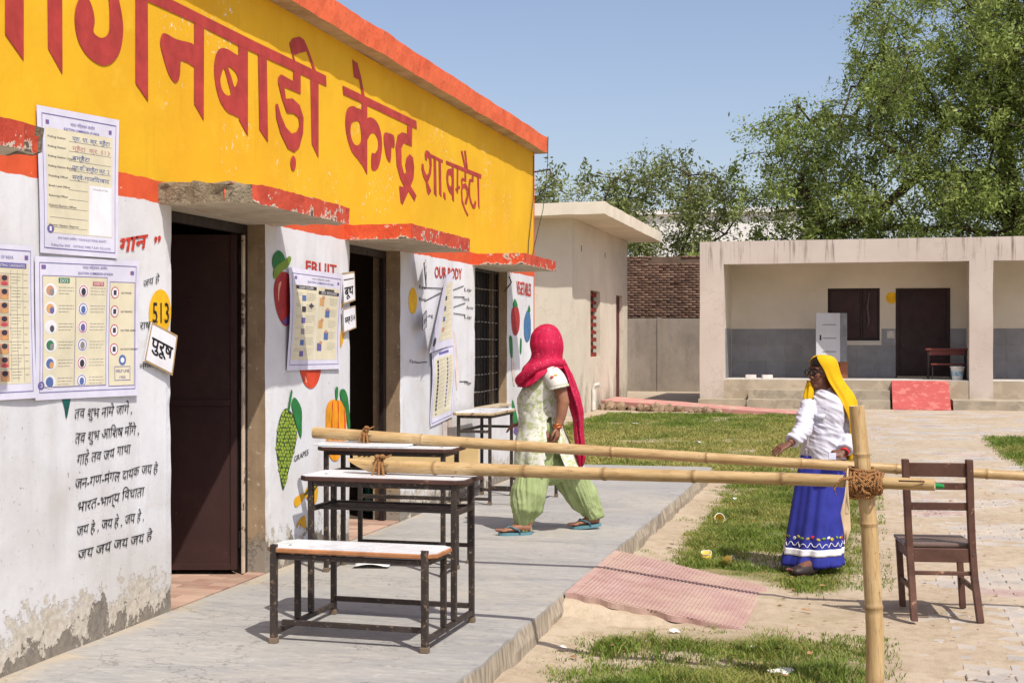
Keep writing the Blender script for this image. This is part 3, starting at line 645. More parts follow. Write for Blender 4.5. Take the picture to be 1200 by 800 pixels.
# ---- black verse lines on the near wall
INK = paintmat('black_ink', lin(38, 36, 38), (205, 203, 203), .66); b = B()
verse = [('तव शुभ नामे जागे ,', 86, 491, 154, 484), ('तव शुभ आिशष मॉंगे ,', 87, 519, 162, 508), ('गाहे तव जय गाथा', 89, 545, 152, 531), ('जन-गण-मंगल दायक जय हे', 87, 573, 184, 553), ('भारत-भाग्य िवधाता', 90, 600, 168, 580), ('जय हे , जय हे , जय हे ,', 89, 628, 168, 609), ('जय जय जय जय हे', 90, 656, 177, 632)]
for s_, u0, v0, u1, v1 in verse: b = B(); write(b, s_, u0, v0, u1, v1, 12.5, shear=.16, bold=.0, wv=.09); b.build('verse_lettering', INK, school)
b = B(); write(b, 'जय हे', 167, 337, 186, 330, 8.5, shear=.1); b.build('verse_lettering', INK, school); b = B(); write(b, 'राष्ट्र', 163, 386, 184, 384, 9, shear=.1); b.build('verse_lettering', INK, school); b = B(); write(b, 'मंगल', 163, 432, 180, 430, 6)
b.build('verse_lettering', INK, school)['label'] = 'black handwritten Hindi verse lines on the white wall'
b = B(); write(b, 'गान', 138, 296, 171, 290, 17, shear=.15, bold=.03); write(b, '”', 180, 296, 188, 294, 18, bold=.03)
b.build('red_heading', paintmat('heading_red', lin(196, 58, 46), (222, 218, 214), .62), school)
b = B(); paint(b, [[(72,463),(82,461),(80,478),(77,490),(75,478)]]); b.build('painted_leaf', paintmat('leaf_teal', lin(22, 92, 84)), school)
# yellow number disc
b = B(); paint(b, [[(187+13*math.cos(a), 366+27*math.sin(a)-1*math.cos(a)) for a in [i*math.pi/8 for i in range(16)]]], h=.003)
b.build('number_disc', paintmat('disc_yellow', lin(246, 190, 30)), school)
b = B(); write(b, '513', 178, 378, 197, 378, 24, h=.0055, bold=.005); b.build('number_lettering', INK, school)
# ---- fruit and vegetable paintings
Z2 = dict(k=(3.333,)*2, off=(300, 240)); Z4 = dict(k=(3.636,)*2, off=(300, 400)); Z3 = dict(k=(4.704,)*2, off=(400, 250)); Z6 = dict(k=(3.636,)*2, off=(440, 380))
PM = {k: paintmat('art_'+k, lin(*c), th=.72) for k, c in dict(red=(176, 52, 54), green=(40, 122, 62), lime=(122, 150, 52), grape=(150, 172, 62), outline=(52, 82, 40), orange=(244, 158, 22), tomato=(216, 74, 44), banana=(236, 176, 24), blue=(70, 116, 160), purple=(112, 84, 140), pale=(222, 204, 196), paleblue=(196, 216, 232), peach=(240, 168, 140)).items()}
def art(name, label, *items):
    e = link(name, None, school); e['label'] = label
    for nm, key, loops, z, h in items:
        if nm == 'grape_dots': bb = B(); [paint(bb, L, h, **z) for L in loops]; stuff(bb.build(nm, PM[key], e)); continue
        for L in loops: bb = B(); paint(bb, L, h, **z); bb.build(nm, PM[key], e)
art('painted_plum', 'painted dark red fruit with green leaves beside the second poster',
    ('fruit', 'red', [[[(95,262),(125,270),(150,330),(150,420),(120,472),(95,455),(75,400),(68,330),(78,285)]]], Z2, .004),
    ('fruit_shade', 'purple', [[[(140,330),(147,350),(148,410),(122,466),(100,455),(125,430),(138,390)]]], Z2, .005),
    ('fruit_highlight', 'peach', [[[(92,300),(96,303),(88,340),(86,380),(83,350),(85,315)]]], Z2, .0055),
    ('leaf', 'green', [[[(85,178),(105,195),(110,225),(75,250),(62,235),(65,200)]]], Z2, .0055), ('leaf', 'lime', [[[(110,215),(128,200),(134,215),(118,245),(95,262),(70,290),(65,265),(75,240)]]], Z2, .0065))
gl = []; random.seed(3)
GP = [(130,285),(165,330),(172,400),(160,470),(140,540),(118,625),(108,620),(95,540),(84,450),(90,370),(105,310)]
def inside(x, y, P):
    c = False; n = len(P)
    for i in range(n):
        (x0, y0), (x1, y1) = P[i], P[i-1]
        if (y0 > y) != (y1 > y) and x < (x1-x0)*(y-y0)/(y1-y0)+x0: c = not c
    return c
for j in range(24):
    for i in range(10):
        x = 84+i*11.2+(5.6 if j % 2 else 0)+random.uniform(-1.6, 1.6); y = 298+j*15.5+random.uniform(-2.5, 2.5)
        if inside(x, y, GP): gl.append([[(x+4.9*math.cos(a), y+7.2*math.sin(a)) for a in [q*math.pi/4 for q in range(8)]]])
art('painted_grapes', 'painted bunch of green grapes with a leaf', ('fruit', 'outline', [[GP]], Z4, .004), ('grape_dots', 'grape', gl, Z4, .0055),
    ('leaf', 'green', [[[(150,250),(165,240),(190,285),(192,350),(188,410),(165,340),(150,280)]]], Z4, .0065), ('stem', 'green', [[[(145,210),(152,215),(146,250),(140,290),(132,288)]]], Z4, .0065))
art('painted_orange', 'painted orange fruit with a green leaf behind the poles', ('fruit', 'orange', [[[(300,275),(296,330),(298,400),(306,470),(325,505),(350,500),(372,440),(382,380),(382,320),(372,265),(345,248),(318,250)]]], Z4, .004),
    ('fruit_shade', 'tomato', [[[(322,262),(326,262),(322,330),(326,420),(322,420),(318,330)]], [[(345,258),(349,258),(352,330),(347,425),(343,425),(347,330)]], [[(374,290),(379,330),(378,390),(370,440),(373,380)]]], Z4, .005),
    ('fruit_highlight', 'banana', [[[(312,290),(320,285),(318,330),(312,340)]], [[(350,300),(356,298),(357,360),(351,366)]]], Z4, .0055),
    ('leaf', 'green', [[[(355,210),(375,205),(390,250),(398,360),(390,370),(378,290),(360,250)]], [[(335,200),(346,196),(345,240),(338,250)]]], Z4, .0065))
art('painted_tomato', 'painted red fruit showing under the poster', ('fruit', 'tomato', [[[(190,112),(268,112),(268,155),(250,190),(230,200),(208,185),(195,155)]]], Z4, .004), ('fruit_highlight', 'peach', [[[(205,150),(210,150),(214,175),(208,170)]]], Z4, .0055))
art('painted_banana', 'painted yellow bananas low on the wall', ('fruit', 'banana', [[[(165,665),(205,645),(195,680),(170,705),(160,690)]], [[(205,640),(255,570),(262,640),(250,690),(215,670)]], [[(175,770),(205,740),(212,790),(195,790),(185,775),(172,795)]]], Z4, .004),
    ('fruit_outline', 'outline', [[[(208,642),(250,585),(252,590),(214,650)]], [[(216,662),(256,612),(258,618),(222,668)]]], Z4, .0055))
art('painted_mango', 'painted yellow fruit tip under the small cards', ('fruit', 'banana', [[[(330,490),(346,485),(340,530),(328,555)]], [[(328,380),(338,376),(338,398),(328,402)]]], Z2, .004))
art('painted_vegetables', 'painted red and blue vegetables beside the grilled window',
    ('red_vegetable', 'red', [[[(937,540),(950,510),(970,515),(982,570),(978,640),(962,672),(945,660),(936,600)]]], Z3, .004), ('leaf', 'green', [[[(945,515),(953,470),(970,510)]], [[(1025,540),(1033,505),(1040,540)]], [[(925,680),(940,690),(942,790),(930,780)]], [[(985,690),(992,700),(990,770),(982,760)]]], Z3, .0055),
    ('blue_vegetable', 'blue', [[[(1008,580),(1020,540),(1035,540),(1043,600),(1040,680),(1022,710),(1008,680),(1005,620)]]], Z3, .004),
    ('green_vegetable', 'green', [[[(583,320),(600,380),(606,420),(588,425),(580,370)]]], Z6, .004), ('purple_vegetable', 'purple', [[[(595,425),(606,425),(604,470),(588,460)]]], Z6, .0045), ('pale_vegetable', 'pale', [[[(578,120),(588,150),(596,240),(588,260),(580,200)]]], Z6, .004))
art('painted_body', 'faint painted human figure chart on the wall between the poster sheets', ('limb', 'pale', [[[(328,20),(340,60),(352,190),(350,270),(343,268),(338,180),(325,80)]], [[(285,415),(298,415),(298,470),(285,470)]], [[(308,412),(322,412),(322,470),(308,470)]]], Z6, .004), ('blue_stripe', 'paleblue', [[[(322,100),(330,130),(328,260),(322,265)]]], Z6, .0045))
b = B(); write(b, 'FRUIT', 358, 318, 394, 323, 13, bold=.02); b.build('heading_lettering', paintmat('heading_red', lin(196, 58, 46)), school); b = B(); write(b, 'OUR BODY', 509, 325, 541, 327, 13, bold=.02); b.build('heading_lettering', paintmat('heading_red', lin(196, 58, 46)), school); b = B(); write(b, 'VEGETABLES', 605, 344, 622, 347, 15, bold=.02)
b.build('heading_lettering', paintmat('heading_red', lin(196, 58, 46)), school)
b = B()
for u0, v0, u1, v1 in ((496,337,519,338), (497,353,516,343), (530,340,543,335), (531,348,544,348), (531,360,545,355), (531,367,545,369), (488,425,500,424), (538,447,548,447)):
    p0, p1 = wp(u0, v0), wp(u1, v1); n_ = Vector((0, 0, .004)); b.add([p0-n_, p1-n_, p1+n_, p0+n_], [(0, 1, 2, 3)])
for s_, u, v in (('Eye', 491, 338), ('Ear', 491, 352), ('Lip', 544, 341), ('Neck', 542, 352), ('Arm', 546, 362), ('Lip', 544, 373), ('Face', 480, 425), ('Finger', 544, 450), ('Leg', 499, 371)): write(b, s_, u, v, u+8, v+.5, 4)
write(b, 'GRAPES', 344, 541, 361, 532, 6.5, bold=.004)
stuff(b.build('caption_lettering', INK, school))
# ------------------------------------------------------------------ small cream building beyond the platform
t = NT('cream_wall'); p = t.pos(); big = t.noise(p, .7, 6); mid = t.noise(t.scale(p, (1, 1, .45)), 2.6, 8, .7); z_ = t.xyz(p)[2]
c = t.mix(t.mr(big, .35, .66), lin(222, 212, 194), lin(206, 196, 178)); st_ = t.math('ADD', mid, t.mr(z_, .1, 1.9, .3, -.12))
c = t.mix(t.mr(st_, .66, .86, 0, .75), c, lin(140, 132, 116)); c = t.mix(t.mr(t.noise(p, 9, 8, .7), .64, .72, 0, .6), c, lin(176, 162, 140))
wig = t.math('ABSOLUTE', t.math('SUBTRACT', t.noise(p, .8, 9, .62), .5)); c = t.mix(t.math('MULTIPLY', t.mr(wig, .0015, .004, .5, 0), t.mr(t.noise(p, .4, 2), .47, .55)), c, lin(110, 98, 84))
t.done(c, .88, t.bump(mid, .25, .02)); CREAM = t.m
def soft(sc, amp, seed=0): return lambda p: p+wob(p, sc, amp, seed)
hut = thing('cream_outbuilding', 'small cream building with a thick overhanging flat roof slab', 'building')
HX, HY0, HY1 = -6.04, 28.7, 35.9
b = B(); f = soft(1.2, .012)
wy = (on_x(692, 380, HX).y, on_x(703.5, 380, HX).y); dy = (on_x(722, 380, HX).y, on_x(730, 380, HX).y); wz0, wz1 = on_x(698, 418, HX).z, on_x(698, 341, HX).z; dz1 = on_x(724, 346, HX).z
def hb(y0, y1, z0, z1): b.gridbox((HX-.25, y0, z0), (HX, y1, z1), .2, f)
hb(HY0, wy[0], -.1, 4.26); hb(wy[1], dy[0], -.1, 4.26); hb(dy[1], HY1, -.1, 4.26); hb(wy[0], wy[1], -.1, wz0); hb(wy[0], wy[1], wz1, 4.26); hb(dy[0], dy[1], dz1, 4.26)
b.gridbox((-11, HY0, -.1), (HX-.251, HY0+.25, 4.26), .25, f); b.box((-11, HY1-.2, -.1), (HX-.251, HY1, 4.26)); b.box((-11, HY0+.25, 0), (-10.8, HY1-.2, 4.26)); b.build('wall', CREAM, hut)
b = B(); b.gridbox((-11.4, 28.0, 4.262), (-5.19, 36.4, 4.52), .18, soft(2., .015)); b.build('roof', plain('roof_slab', lin(226, 216, 196), .9, .12, 1.5, .3, 20, lin(190, 176, 152), 3, .62, coords='pos'), hut)
MAROON = plain('maroon_paint', lin(96, 44, 40), .6, .25, 4)
jali = link('window', None, hut); b = B(); b.box((HX-.2, wy[0]+.02, wz0), (HX-.17, wy[1]-.02, wz1)); b.build('window_pane', plain('dark_opening', lin(20, 18, 18)), jali)
for k in range(9):                                             # brick lattice in the opening
    z = wz0+.06+k*(wz1-wz0-.1)/8.2; b = B()
    for q in range(4): y = wy[0]+.07+q*(wy[1]-wy[0]-.14)/3.6; b.box((HX-.16, y, z-.055), (HX-.07, y+.19 if q < 3 else y+.12, z+.02+.02*(q+k & 1)))
    stuff(b.build('lattice_brick', plain('lattice', lin(140, 52, 44), .8, .3, 8), jali))
b = B(); b.bbox((HX-.14, dy[0]+.02, .15), (HX-.09, dy[1]-.02, dz1-.02), .01); b.build('door', MAROON, hut)
b = B(); b.tube([(HX+.05, 30.9, .02), (HX+.05, 30.9, .5), (HX+.09, 30.9, .58), (HX+.2, 30.9, .61)], (.05, .05, .053, .055), 8); b.build('drain_pipe', plain('pvc_pipe', lin(214, 210, 202), .5), hut)
for z, y in ((3.6, 29.7), (3.62, 32.6)): b = B(); b.box((HX, y, z), (HX+.004, y+.06, z+.14)); b.build('vent_hole_shade', MATS['dark_opening'], hut)  # flat dark plates paint the shade of holes that are not cut

# ------------------------------------------------------------------ compound wall: plastered part and brick house wall behind it
t = NT('old_plaster'); p = t.pos(); n = t.noise(p, .8, 7); m = t.noise(t.scale(p, (1.2, 1, .35)), 3, 7, .7)
c = t.mix(t.mr(n, .35, .65), lin(164, 152, 138), lin(136, 126, 114)); c = t.mix(t.mr(m, .5, .75, 0, .6), c, lin(104, 98, 90)); t.done(c, .95, t.bump(m, .3, .02)); OLDP = t.m
cw = thing('compound_wall', 'grey plastered compound wall between the two outbuildings', 'wall'); b = B()
x = -12.
while x < 14: b.gridbox((x, 44, -.1), (x+1.78, 44.2, 2.35), .3, soft(1, .01)); b.gridbox((x+1.78, 43.97, -.1), (x+1.9, 44.2, 2.37), .3, soft(1, .01)); x += 1.9
b.build('wall', OLDP, cw)
br = thing('brick_wall', 'old bare brick wall rising behind the plastered compound wall', 'wall')
b = B(); b.box((-12, 44.52, -.1), (-2.2, 44.9, 4.38)); b.build('mortar', plain('old_mortar', lin(104, 86, 72), .95, .3, 2, coords='pos'), br)
t = NT('old_brick'); p = t.pos(); at = t.node('ShaderNodeAttribute', attribute_name='tint').outputs['Fac']; n = t.noise(p, 1.1, 6)
c = t.mix(at, lin(96, 70, 58), lin(138, 110, 92)); c = t.mix(t.mr(n, .45, .7, 0, .8), c, lin(92, 76, 64)); t.done(c, .95, t.bump(t.noise(p, 20, 5), .5, .02)); BRICKM = t.m
V, F, A = [], [], []
z = 2.2; r = 0
while z < 4.36:
    x = -9.3+(.12 if r % 2 else 0)
    while x < -2.4:
        if not (z > 4.15 and noise.noise(Vector((x, 0, z*2))) > .1):
            d = random.uniform(.012, .035); i = len(V)
            for q in ((x, 44.52-d, z), (x+.225, 44.52-d, z), (x+.225, 44.52-d, z+.068), (x, 44.52-d, z+.068), (x, 44.53, z), (x+.225, 44.53, z), (x+.225, 44.53, z+.068), (x, 44.53, z+.068)): V.append(q)
            F += [(i, i+1, i+2, i+3), (i+3, i+2, i+6, i+7), (i, i+4, i+5, i+1), (i, i+3, i+7, i+4), (i+1, i+5, i+6, i+2)]; A += [random.random()]*5
        x += .24
    z += .082; r += 1
stuff(link('bricks', npmesh('bricks', np.array(V), np.array(F), BRICKM, np.array(A)), br))
wh = thing('white_house', 'whitewashed house glimpsed through the thin tree', 'building'); b = B(); b.box((-10, 62, -.1), (-2.5, 70, 7.4)); b.build('wall', plain('whitewash', lin(246, 244, 240), .9, .06, .5), wh)
b = B(); b.box((-10.2, 61.8, 7.4), (-2.3, 70.2, 7.62)); b.build('roof', MATS['whitewash'], wh)

# ------------------------------------------------------------------ far classroom block with veranda
t = NT('pink_plaster'); p = t.pos(); n = t.noise(p, .6, 6); m = t.noise(t.scale(p, (3.5, 1, .22)), 2.2, 7, .7); z_ = t.xyz(p)[2]
c = t.mix(t.mr(n, .35, .66), lin(208, 196, 184), lin(194, 181, 169)); sk = t.math('MULTIPLY', t.mr(m, .54, .7), t.mr(z_, 3.2, 3.9)); c = t.mix(sk, c, lin(112, 98, 90))
low = t.math('ADD', t.noise(p, 1.5, 8, .7), t.mr(z_, .2, 1., .35, -.1)); c = t.mix(t.mr(low, .7, .86, 0, .7), c, lin(176, 163, 146)); c = t.mix(t.mr(t.noise(p, 12, 8, .72), .66, .7, 0, .6), c, lin(232, 222, 210))
wig = t.math('ABSOLUTE', t.math('SUBTRACT', t.noise(p, .7, 9, .62), .5)); c = t.mix(t.math('MULTIPLY', t.mr(wig, .001, .003, .3, 0), t.mr(t.noise(p, .4, 2), .47, .55)), c, lin(96, 84, 76))
t.done(c, .9, t.bump(m, .2, .02)); PINKP = t.m
blk = thing('classroom_block', 'pink plastered classroom block with a deep shaded veranda and broad parapet', 'building')
FY, BY, FZ, TZ, OZ = 34.3, 36.5, .65, 4.1, 3.53; b = B(); f = soft(.9, .012, 5)
for x0, x1 in ((-3.93, -3.34), (2.51, 3.05), (8.9, 9.5)): b.gridbox((x0, FY, -.1), (x1, FY+.5, OZ), .2, f)
b.gridbox((-3.93, FY, OZ), (9.5, FY+.5, TZ), .2, f); b.build('front_wall', PINKP, blk)
b = B(); b.gridbox((-3.34, FY+.02, -.1), (2.51, BY, FZ), .2, soft(1.5, .01), skip='z-'); b.gridbox((3.05, FY+.02, -.1), (8.9, BY, FZ), .2, soft(1.5, .01), skip='z-')
PLINTH = plain('plinth_cement', lin(186, 172, 150), .92, .18, 1.4, .5, 14, lin(172, 158, 136), 2.4, .5, coords='pos'); b.build('plinth', PLINTH, blk)
# back wall with openings
INNER = plain('veranda_plaster', lin(222, 212, 194), .9, .1, .8, .2, 20, lin(170, 152, 126), 2.2, .68, coords='pos')
def by(u, v): q = on_y(u, v, BY); return q.x, q.z
wx0, wz1 = by(970, 338); wx1, wz0 = by(1031, 399); dx0, dz1 = by(1051, 338); dx1, _ = by(1112, 441); dado = by(1000, 385)[1]
b = B()
for x0, x1, z0, z1 in ((-3.93, wx0, FZ, TZ), (wx1, dx0, FZ, TZ), (dx1, 9.5, FZ, TZ), (wx0, wx1, FZ, wz0), (wx0, wx1, wz1, TZ), (dx0, dx1, dz1, TZ)): b.gridbox((x0, BY, z0), (x1, BY+.25, z1), .3, None)
b.box((-3.93, FY+.5, -.1), (-3.35, BY, TZ)); b.box((-3.93, BY+.25, -.1), (-3.7, 41, TZ)); b.box((9.3, FY+.5, -.1), (9.5, 41, TZ)); b.box((2.6, FY+.52, FZ), (2.95, BY, OZ+.2)); b.build('back_wall', INNER, blk)
b = B(); b.box((-3.92, FY+.5, OZ+.16), (9.49, 41, OZ+.34)); b.build('ceiling', INNER, blk); b = B(); b.box((-3.9, 40.8, -.1), (9.4, 41, OZ)); b.build('rear_wall', INNER, blk)
b = B(); b.box((-3.34, FY+.03, FZ), (2.51, BY-.01, FZ+.012)); b.box((3.05, FY+.03, FZ), (8.9, BY-.01, FZ+.012)); b.build('veranda_floor', plain('veranda_floor', lin(206, 202, 194), .7, .15, 1.4, coords='pos'), blk)
DT = NT('dado_tile'); r_ = DT.rnd(); n = DT.noise(DT.pos(), 3, 5); DT.done(DT.hsv(DT.mix(DT.mr(n, .4, .66), lin(138, 138, 140), lin(152, 152, 154)), DT.mr(r_, 0, 1, .9, 1.08)), .35, None); tw, th_ = .46, (dado-FZ-.015)/3
tb = B(); tb.bbox((.003, -.012, .003), (tw-.003, 0, th_-.003), .003); tme = tb.mesh('dado_tile', DT.m)
tb = B(); tb.bbox((0, .003, .003), (.012, tw-.003, th_-.003), .003); tme2 = tb.mesh('dado_tile', DT.m)
for r in range(3):
    x = -3.34
    while x < 4.6:
        z = FZ+.014+r*th_; c_ = x+tw/2
        a0, a1 = x, x+tw
        for lo, hi, on in ((dx0-.03, dx1+.03, True), (wx0-.04, wx1+.04, z+th_ > wz0+.02), (2.6, 2.95, True)):       # cut to the openings
            if on and a0 < hi and a1 > lo:
                if lo-a0 >= a1-hi: a1 = lo
                else: a0 = hi
        if a1-a0 > .03: o = link('dado_tile', tme, blk, (a0, BY, z)); o.scale.x = (a1-a0)/tw
        x += tw
    for k in range(3): link('dado_tile', tme2, blk, (-3.345, FY+.55+k*tw, FZ+.014+r*th_)); link('dado_tile', tme2, blk, (2.95, FY+.55+k*tw, FZ+.014+r*th_))
w = link('window', None, blk); DK = plain('dark_wood', lin(52, 34, 32), .55, .3, 3, .2, 30, lin(84, 66, 60), 8, .66); b = B()
for a, c_ in (((wx0, BY+.06, wz0), (wx0+.05, BY+.12, wz1)), ((wx1-.05, BY+.06, wz0), (wx1, BY+.12, wz1)), ((wx0+.05, BY+.06, wz0), (wx1-.05, BY+.12, wz0+.05)), ((wx0+.05, BY+.06, wz1-.05), (wx1-.05, BY+.12, wz1)), (((wx0+wx1)/2+.17, BY+.07, wz0+.05), ((wx0+wx1)/2+.22, BY+.11, wz1-.05))): b.box(a, c_)
b.build('window_frame', DK, w)
for x0, x1 in ((wx0+.05, (wx0+wx1)/2+.17), ((wx0+wx1)/2+.22, wx1-.05)): b = B(); b.bbox((x0+.005, BY+.09, wz0+.055), (x1-.005, BY+.10, wz1-.055), .01); b.build('shutter', plain('shutter_maroon', lin(58, 36, 34), .5, .3, 3), w)
b = B(); b.tube([(wx1-.26, BY+.05, wz1-.1), (wx1-.31, BY+.05, wz1-.5), (wx1-.27, BY+.05, wz0+.5), (wx1-.3, BY+.05, wz0+.35)], (.012, .03, .025, .01), 6); b.build('hanging_cloth', plain('grey_rag', lin(104, 92, 88), .9), w)
b = B(); b.box((wx0-.04, BY-.03, wz0-.05), (wx1+.04, BY+.05, wz0-.001)); b.build('window_sill', plain('veranda_floor', lin(176, 172, 166)), w)
d = link('door', None, blk); b = B(); b.bbox((dx0+.01, BY+.05, FZ+.06), (dx1-.01, BY+.09, dz1-.02), .008); b.build('leaf', plain('door_chalky', lin(54, 34, 34), .55, .25, 2, .2, 30, lin(120, 104, 100), 7, .69), d)
b = B(); b.bbox((dx0-.03, BY-.02, FZ+.013), (dx0+.05, BY+.04, dz1), .006); b.bbox((dx1-.05, BY-.02, FZ+.013), (dx1+.03, BY+.04, dz1), .006); b.bbox((dx0+.051, BY-.02, dz1-.06), (dx1-.051, BY+.04, dz1), .006); b.build('door_frame', DK, d)
b = B(); b.box((dx0, BY-.25, FZ+.013), (dx1, BY, FZ+.06)); b.build('threshold', PLINTH, d)
yc = by(1045, 349); b = B(); b.add([(yc[0]+.15*math.cos(a*math.pi/10), BY-.004, yc[1]+.15*math.sin(a*math.pi/10)) for a in range(20)], [tuple(range(20))]); b.build('painted_disc', paintmat('disc_yellow', lin(246, 190, 30)), blk, fixn=True)
sw = by(1044, 392); b = B(); b.bbox((sw[0]-.1, BY-.03, sw[1]-.1), (sw[0]+.1, BY-.012, sw[1]+.1), .008); b.build('switch_board', plain('switch_cream', lin(196, 190, 178), .5), blk)
# steps and red ramp
b = B(); rx0, rx1 = on_y(1046, 470, 33.4).x, on_y(1114, 470, 33.4).x
STEPM = plain('step_cement', lin(174, 162, 142), .92, .2, 1.6, .5, 14, lin(156, 146, 128), 2.2, .52, coords='pos')
def step(x0, x1, k, y): b = B(); b.gridbox((x0, y, -.05), (x1, FY+.02, k), .2, soft(2, .012)); b.build('step', STEPM, blk)
for x0, x1 in ((rx0-3.4, rx0-.06),): step(x0, x1, .2, 33.25); step(x0, x1, .42, 33.65)
step(rx1+.06, 8.5, .22, 33.3)
step(-3.9, rx0-3.46, .18, 33.7)
b = B(); b.add([(rx0, 33.2, .01), (rx1, 33.2, .01), (rx1, FY+.01, FZ+.004), (rx0, FY+.01, FZ+.004), (rx0, 33.2, -.05), (rx1, 33.2, -.05), (rx1, FY+.01, -.05), (rx0, FY+.01, -.05)], [(0, 1, 2, 3), (0, 4, 5, 1), (1, 5, 6, 2), (0, 3, 7, 4)])
b.build('entrance_ramp', plain('ramp_red', lin(182, 86, 82), .75, .1, 1.2, .3, 20, lin(198, 116, 106), 6, .52, coords='pos'), blk)
# things on the veranda
cab = thing('steel_cupboard', 'grey steel cupboard with its door ajar on the veranda', 'cupboard', (on_y(987, 440, 35.6).x, 35.6, FZ+.012), R(4)); CG = plain('cupboard_grey', lin(196, 198, 202), .4, .08, 2, .1, 30, lin(150, 140, 132), 7, .68)
b = B(); b.bbox((-.06, -.02, .42), (.12, .4, 1.66), .01); b.build('carcass', plain('cupboard_side', lin(128, 130, 134), .45), cab)
b = B(); b.bbox((-.06, 0, 0), (.14, .38, .42), .01); b.build('wooden_stand', plain('stand_wood', lin(150, 92, 66), .6, .25, 4), cab)
dr = link('door', None, cab, (-.06, -.03, .42), (0, 0, R(207))); b = B(); b.bbox((0, -.015, 0), (.68, .015, 1.24), .006); b.build('door_sheet', CG, dr)
b = B()
for k in range(3):
    z = .25+k*.34
    for s in (-1, 1): b.bbox((.12, s*.019-.003, z), (.5, s*.019+.003, z+.02), .002)
b.build('louvre', plain('cupboard_side', lin(128, 130, 134)), dr)
b = B(); b.box((.55, .016, .55), (.58, .04, .68)); b.build('handle', DARKST, dr)
vx = on_y(1110, 410, 35.3).x; sb = thing('veranda_desk', 'dark wooden desk and bench on the far veranda beside the door', 'desk', (vx, 35.3, FZ+.012)); RW = plain('red_wood', lin(112, 58, 50), .5, .25, 4)
b = B(); b.bbox((-.52, -.2, .72), (.5, .2, .77), .01); b.build('desk_top', RW, sb); b = B(); b.bbox((-.48, -.17, .6), (.46, -.15, .719), .005); b.build('apron', RW, sb)
for x in (-.45, .43):
    for y in (-.16, .16): b = B(); b.bbox((x-.02, y-.02, 0), (x+.02, y+.02, .719), .004); b.build('leg', DARKST, sb)
b = B(); b.bbox((-.4, -.33, .36), (.4, -.22, .4), .006); b.build('seat', RW, sb)
for x in (-.36, .36): b = B(); b.bbox((x-.015, -.3, 0), (x+.015, -.26, .36), .004); b.build('leg', DARKST, sb)
bk = thing('paint_bucket', 'pale printed plastic bucket at the veranda edge by the column', 'bucket', (on_y(1122, 440, 34.75).x, 34.75, FZ+.012)); b = B(); RR = [[Vector((r*math.cos(a*math.pi/9), r*math.sin(a*math.pi/9), z)) for a in range(18)] for r, z in ((.12, 0), (.16, .3), (.175, .3), (.175, .33), (.15, .33), (.11, .03))]; b.rings(RR); b.build('body', plain('bucket_white', lin(214, 214, 206), .4, .1), bk, smooth=False)
b = B(); b.rings([[Vector((r*math.cos(a*math.pi/9), r*math.sin(a*math.pi/9), z)) for a in range(18)] for r, z in ((.135, .1), (.151, .22))], caps=False); b.build('label_band', plain('bucket_band', lin(150, 176, 190), .4, .6, 18), bk)
b = B(); b.tube([(.17*math.cos(a), .03, .3-.16*math.sin(a)) for a in [k*math.pi/10 for k in range(11)]], .004, 5); b.build('handle', DARKST, bk)
for k, (u, v) in enumerate(((880, 443), (899, 443))):
    q = on_y(u, v, 34.8); o = B().bbox((-.13, -.08, 0), (.13, .08, .1), .01).build('carton', plain('carton_white', lin(214, 210, 202), .8), None); o.location = (q.x, 34.8, FZ+.012); o.rotation_euler.z = .2*k
    tag(o, ('small white carton on the far veranda, nearer the left column', 'small white carton on the far veranda, nearer the cupboard')[k], 'carton', 'cartons on the far veranda')

# ------------------------------------------------------------------ trees: branching skeleton grown towards leaf clumps
def leafmat(name, c0, c1, c2):
    t = NT(name); tint = t.node('ShaderNodeAttribute', attribute_name='tint').outputs['Fac']; n = t.noise(t.pos(), .35, 3)
    c = t.mix(t.mr(tint, 0, .75), lin(*c0), lin(*c1)); c = t.mix(t.mr(tint, .8, 1), c, lin(*c2)); c = t.hsv(c, t.mr(n, .35, .65, .8, 1.2))
    tr = t.node('ShaderNodeBsdfTranslucent'); t.put(tr.inputs[0], c); mx = t.node('ShaderNodeMixShader'); mx.inputs[0].default_value = .35; t.done(c, .55)
    t.l.new(t.b.outputs[0], mx.inputs[1]); t.l.new(tr.outputs[0], mx.inputs[2]); t.l.new(mx.outputs[0], t.n['Material Output'].inputs[0]); return t.m
BARK = plain('bark', lin(72, 58, 48), .95, .35, 2, .8, 9, lin(130, 112, 94), 5, .6, coords='pos')
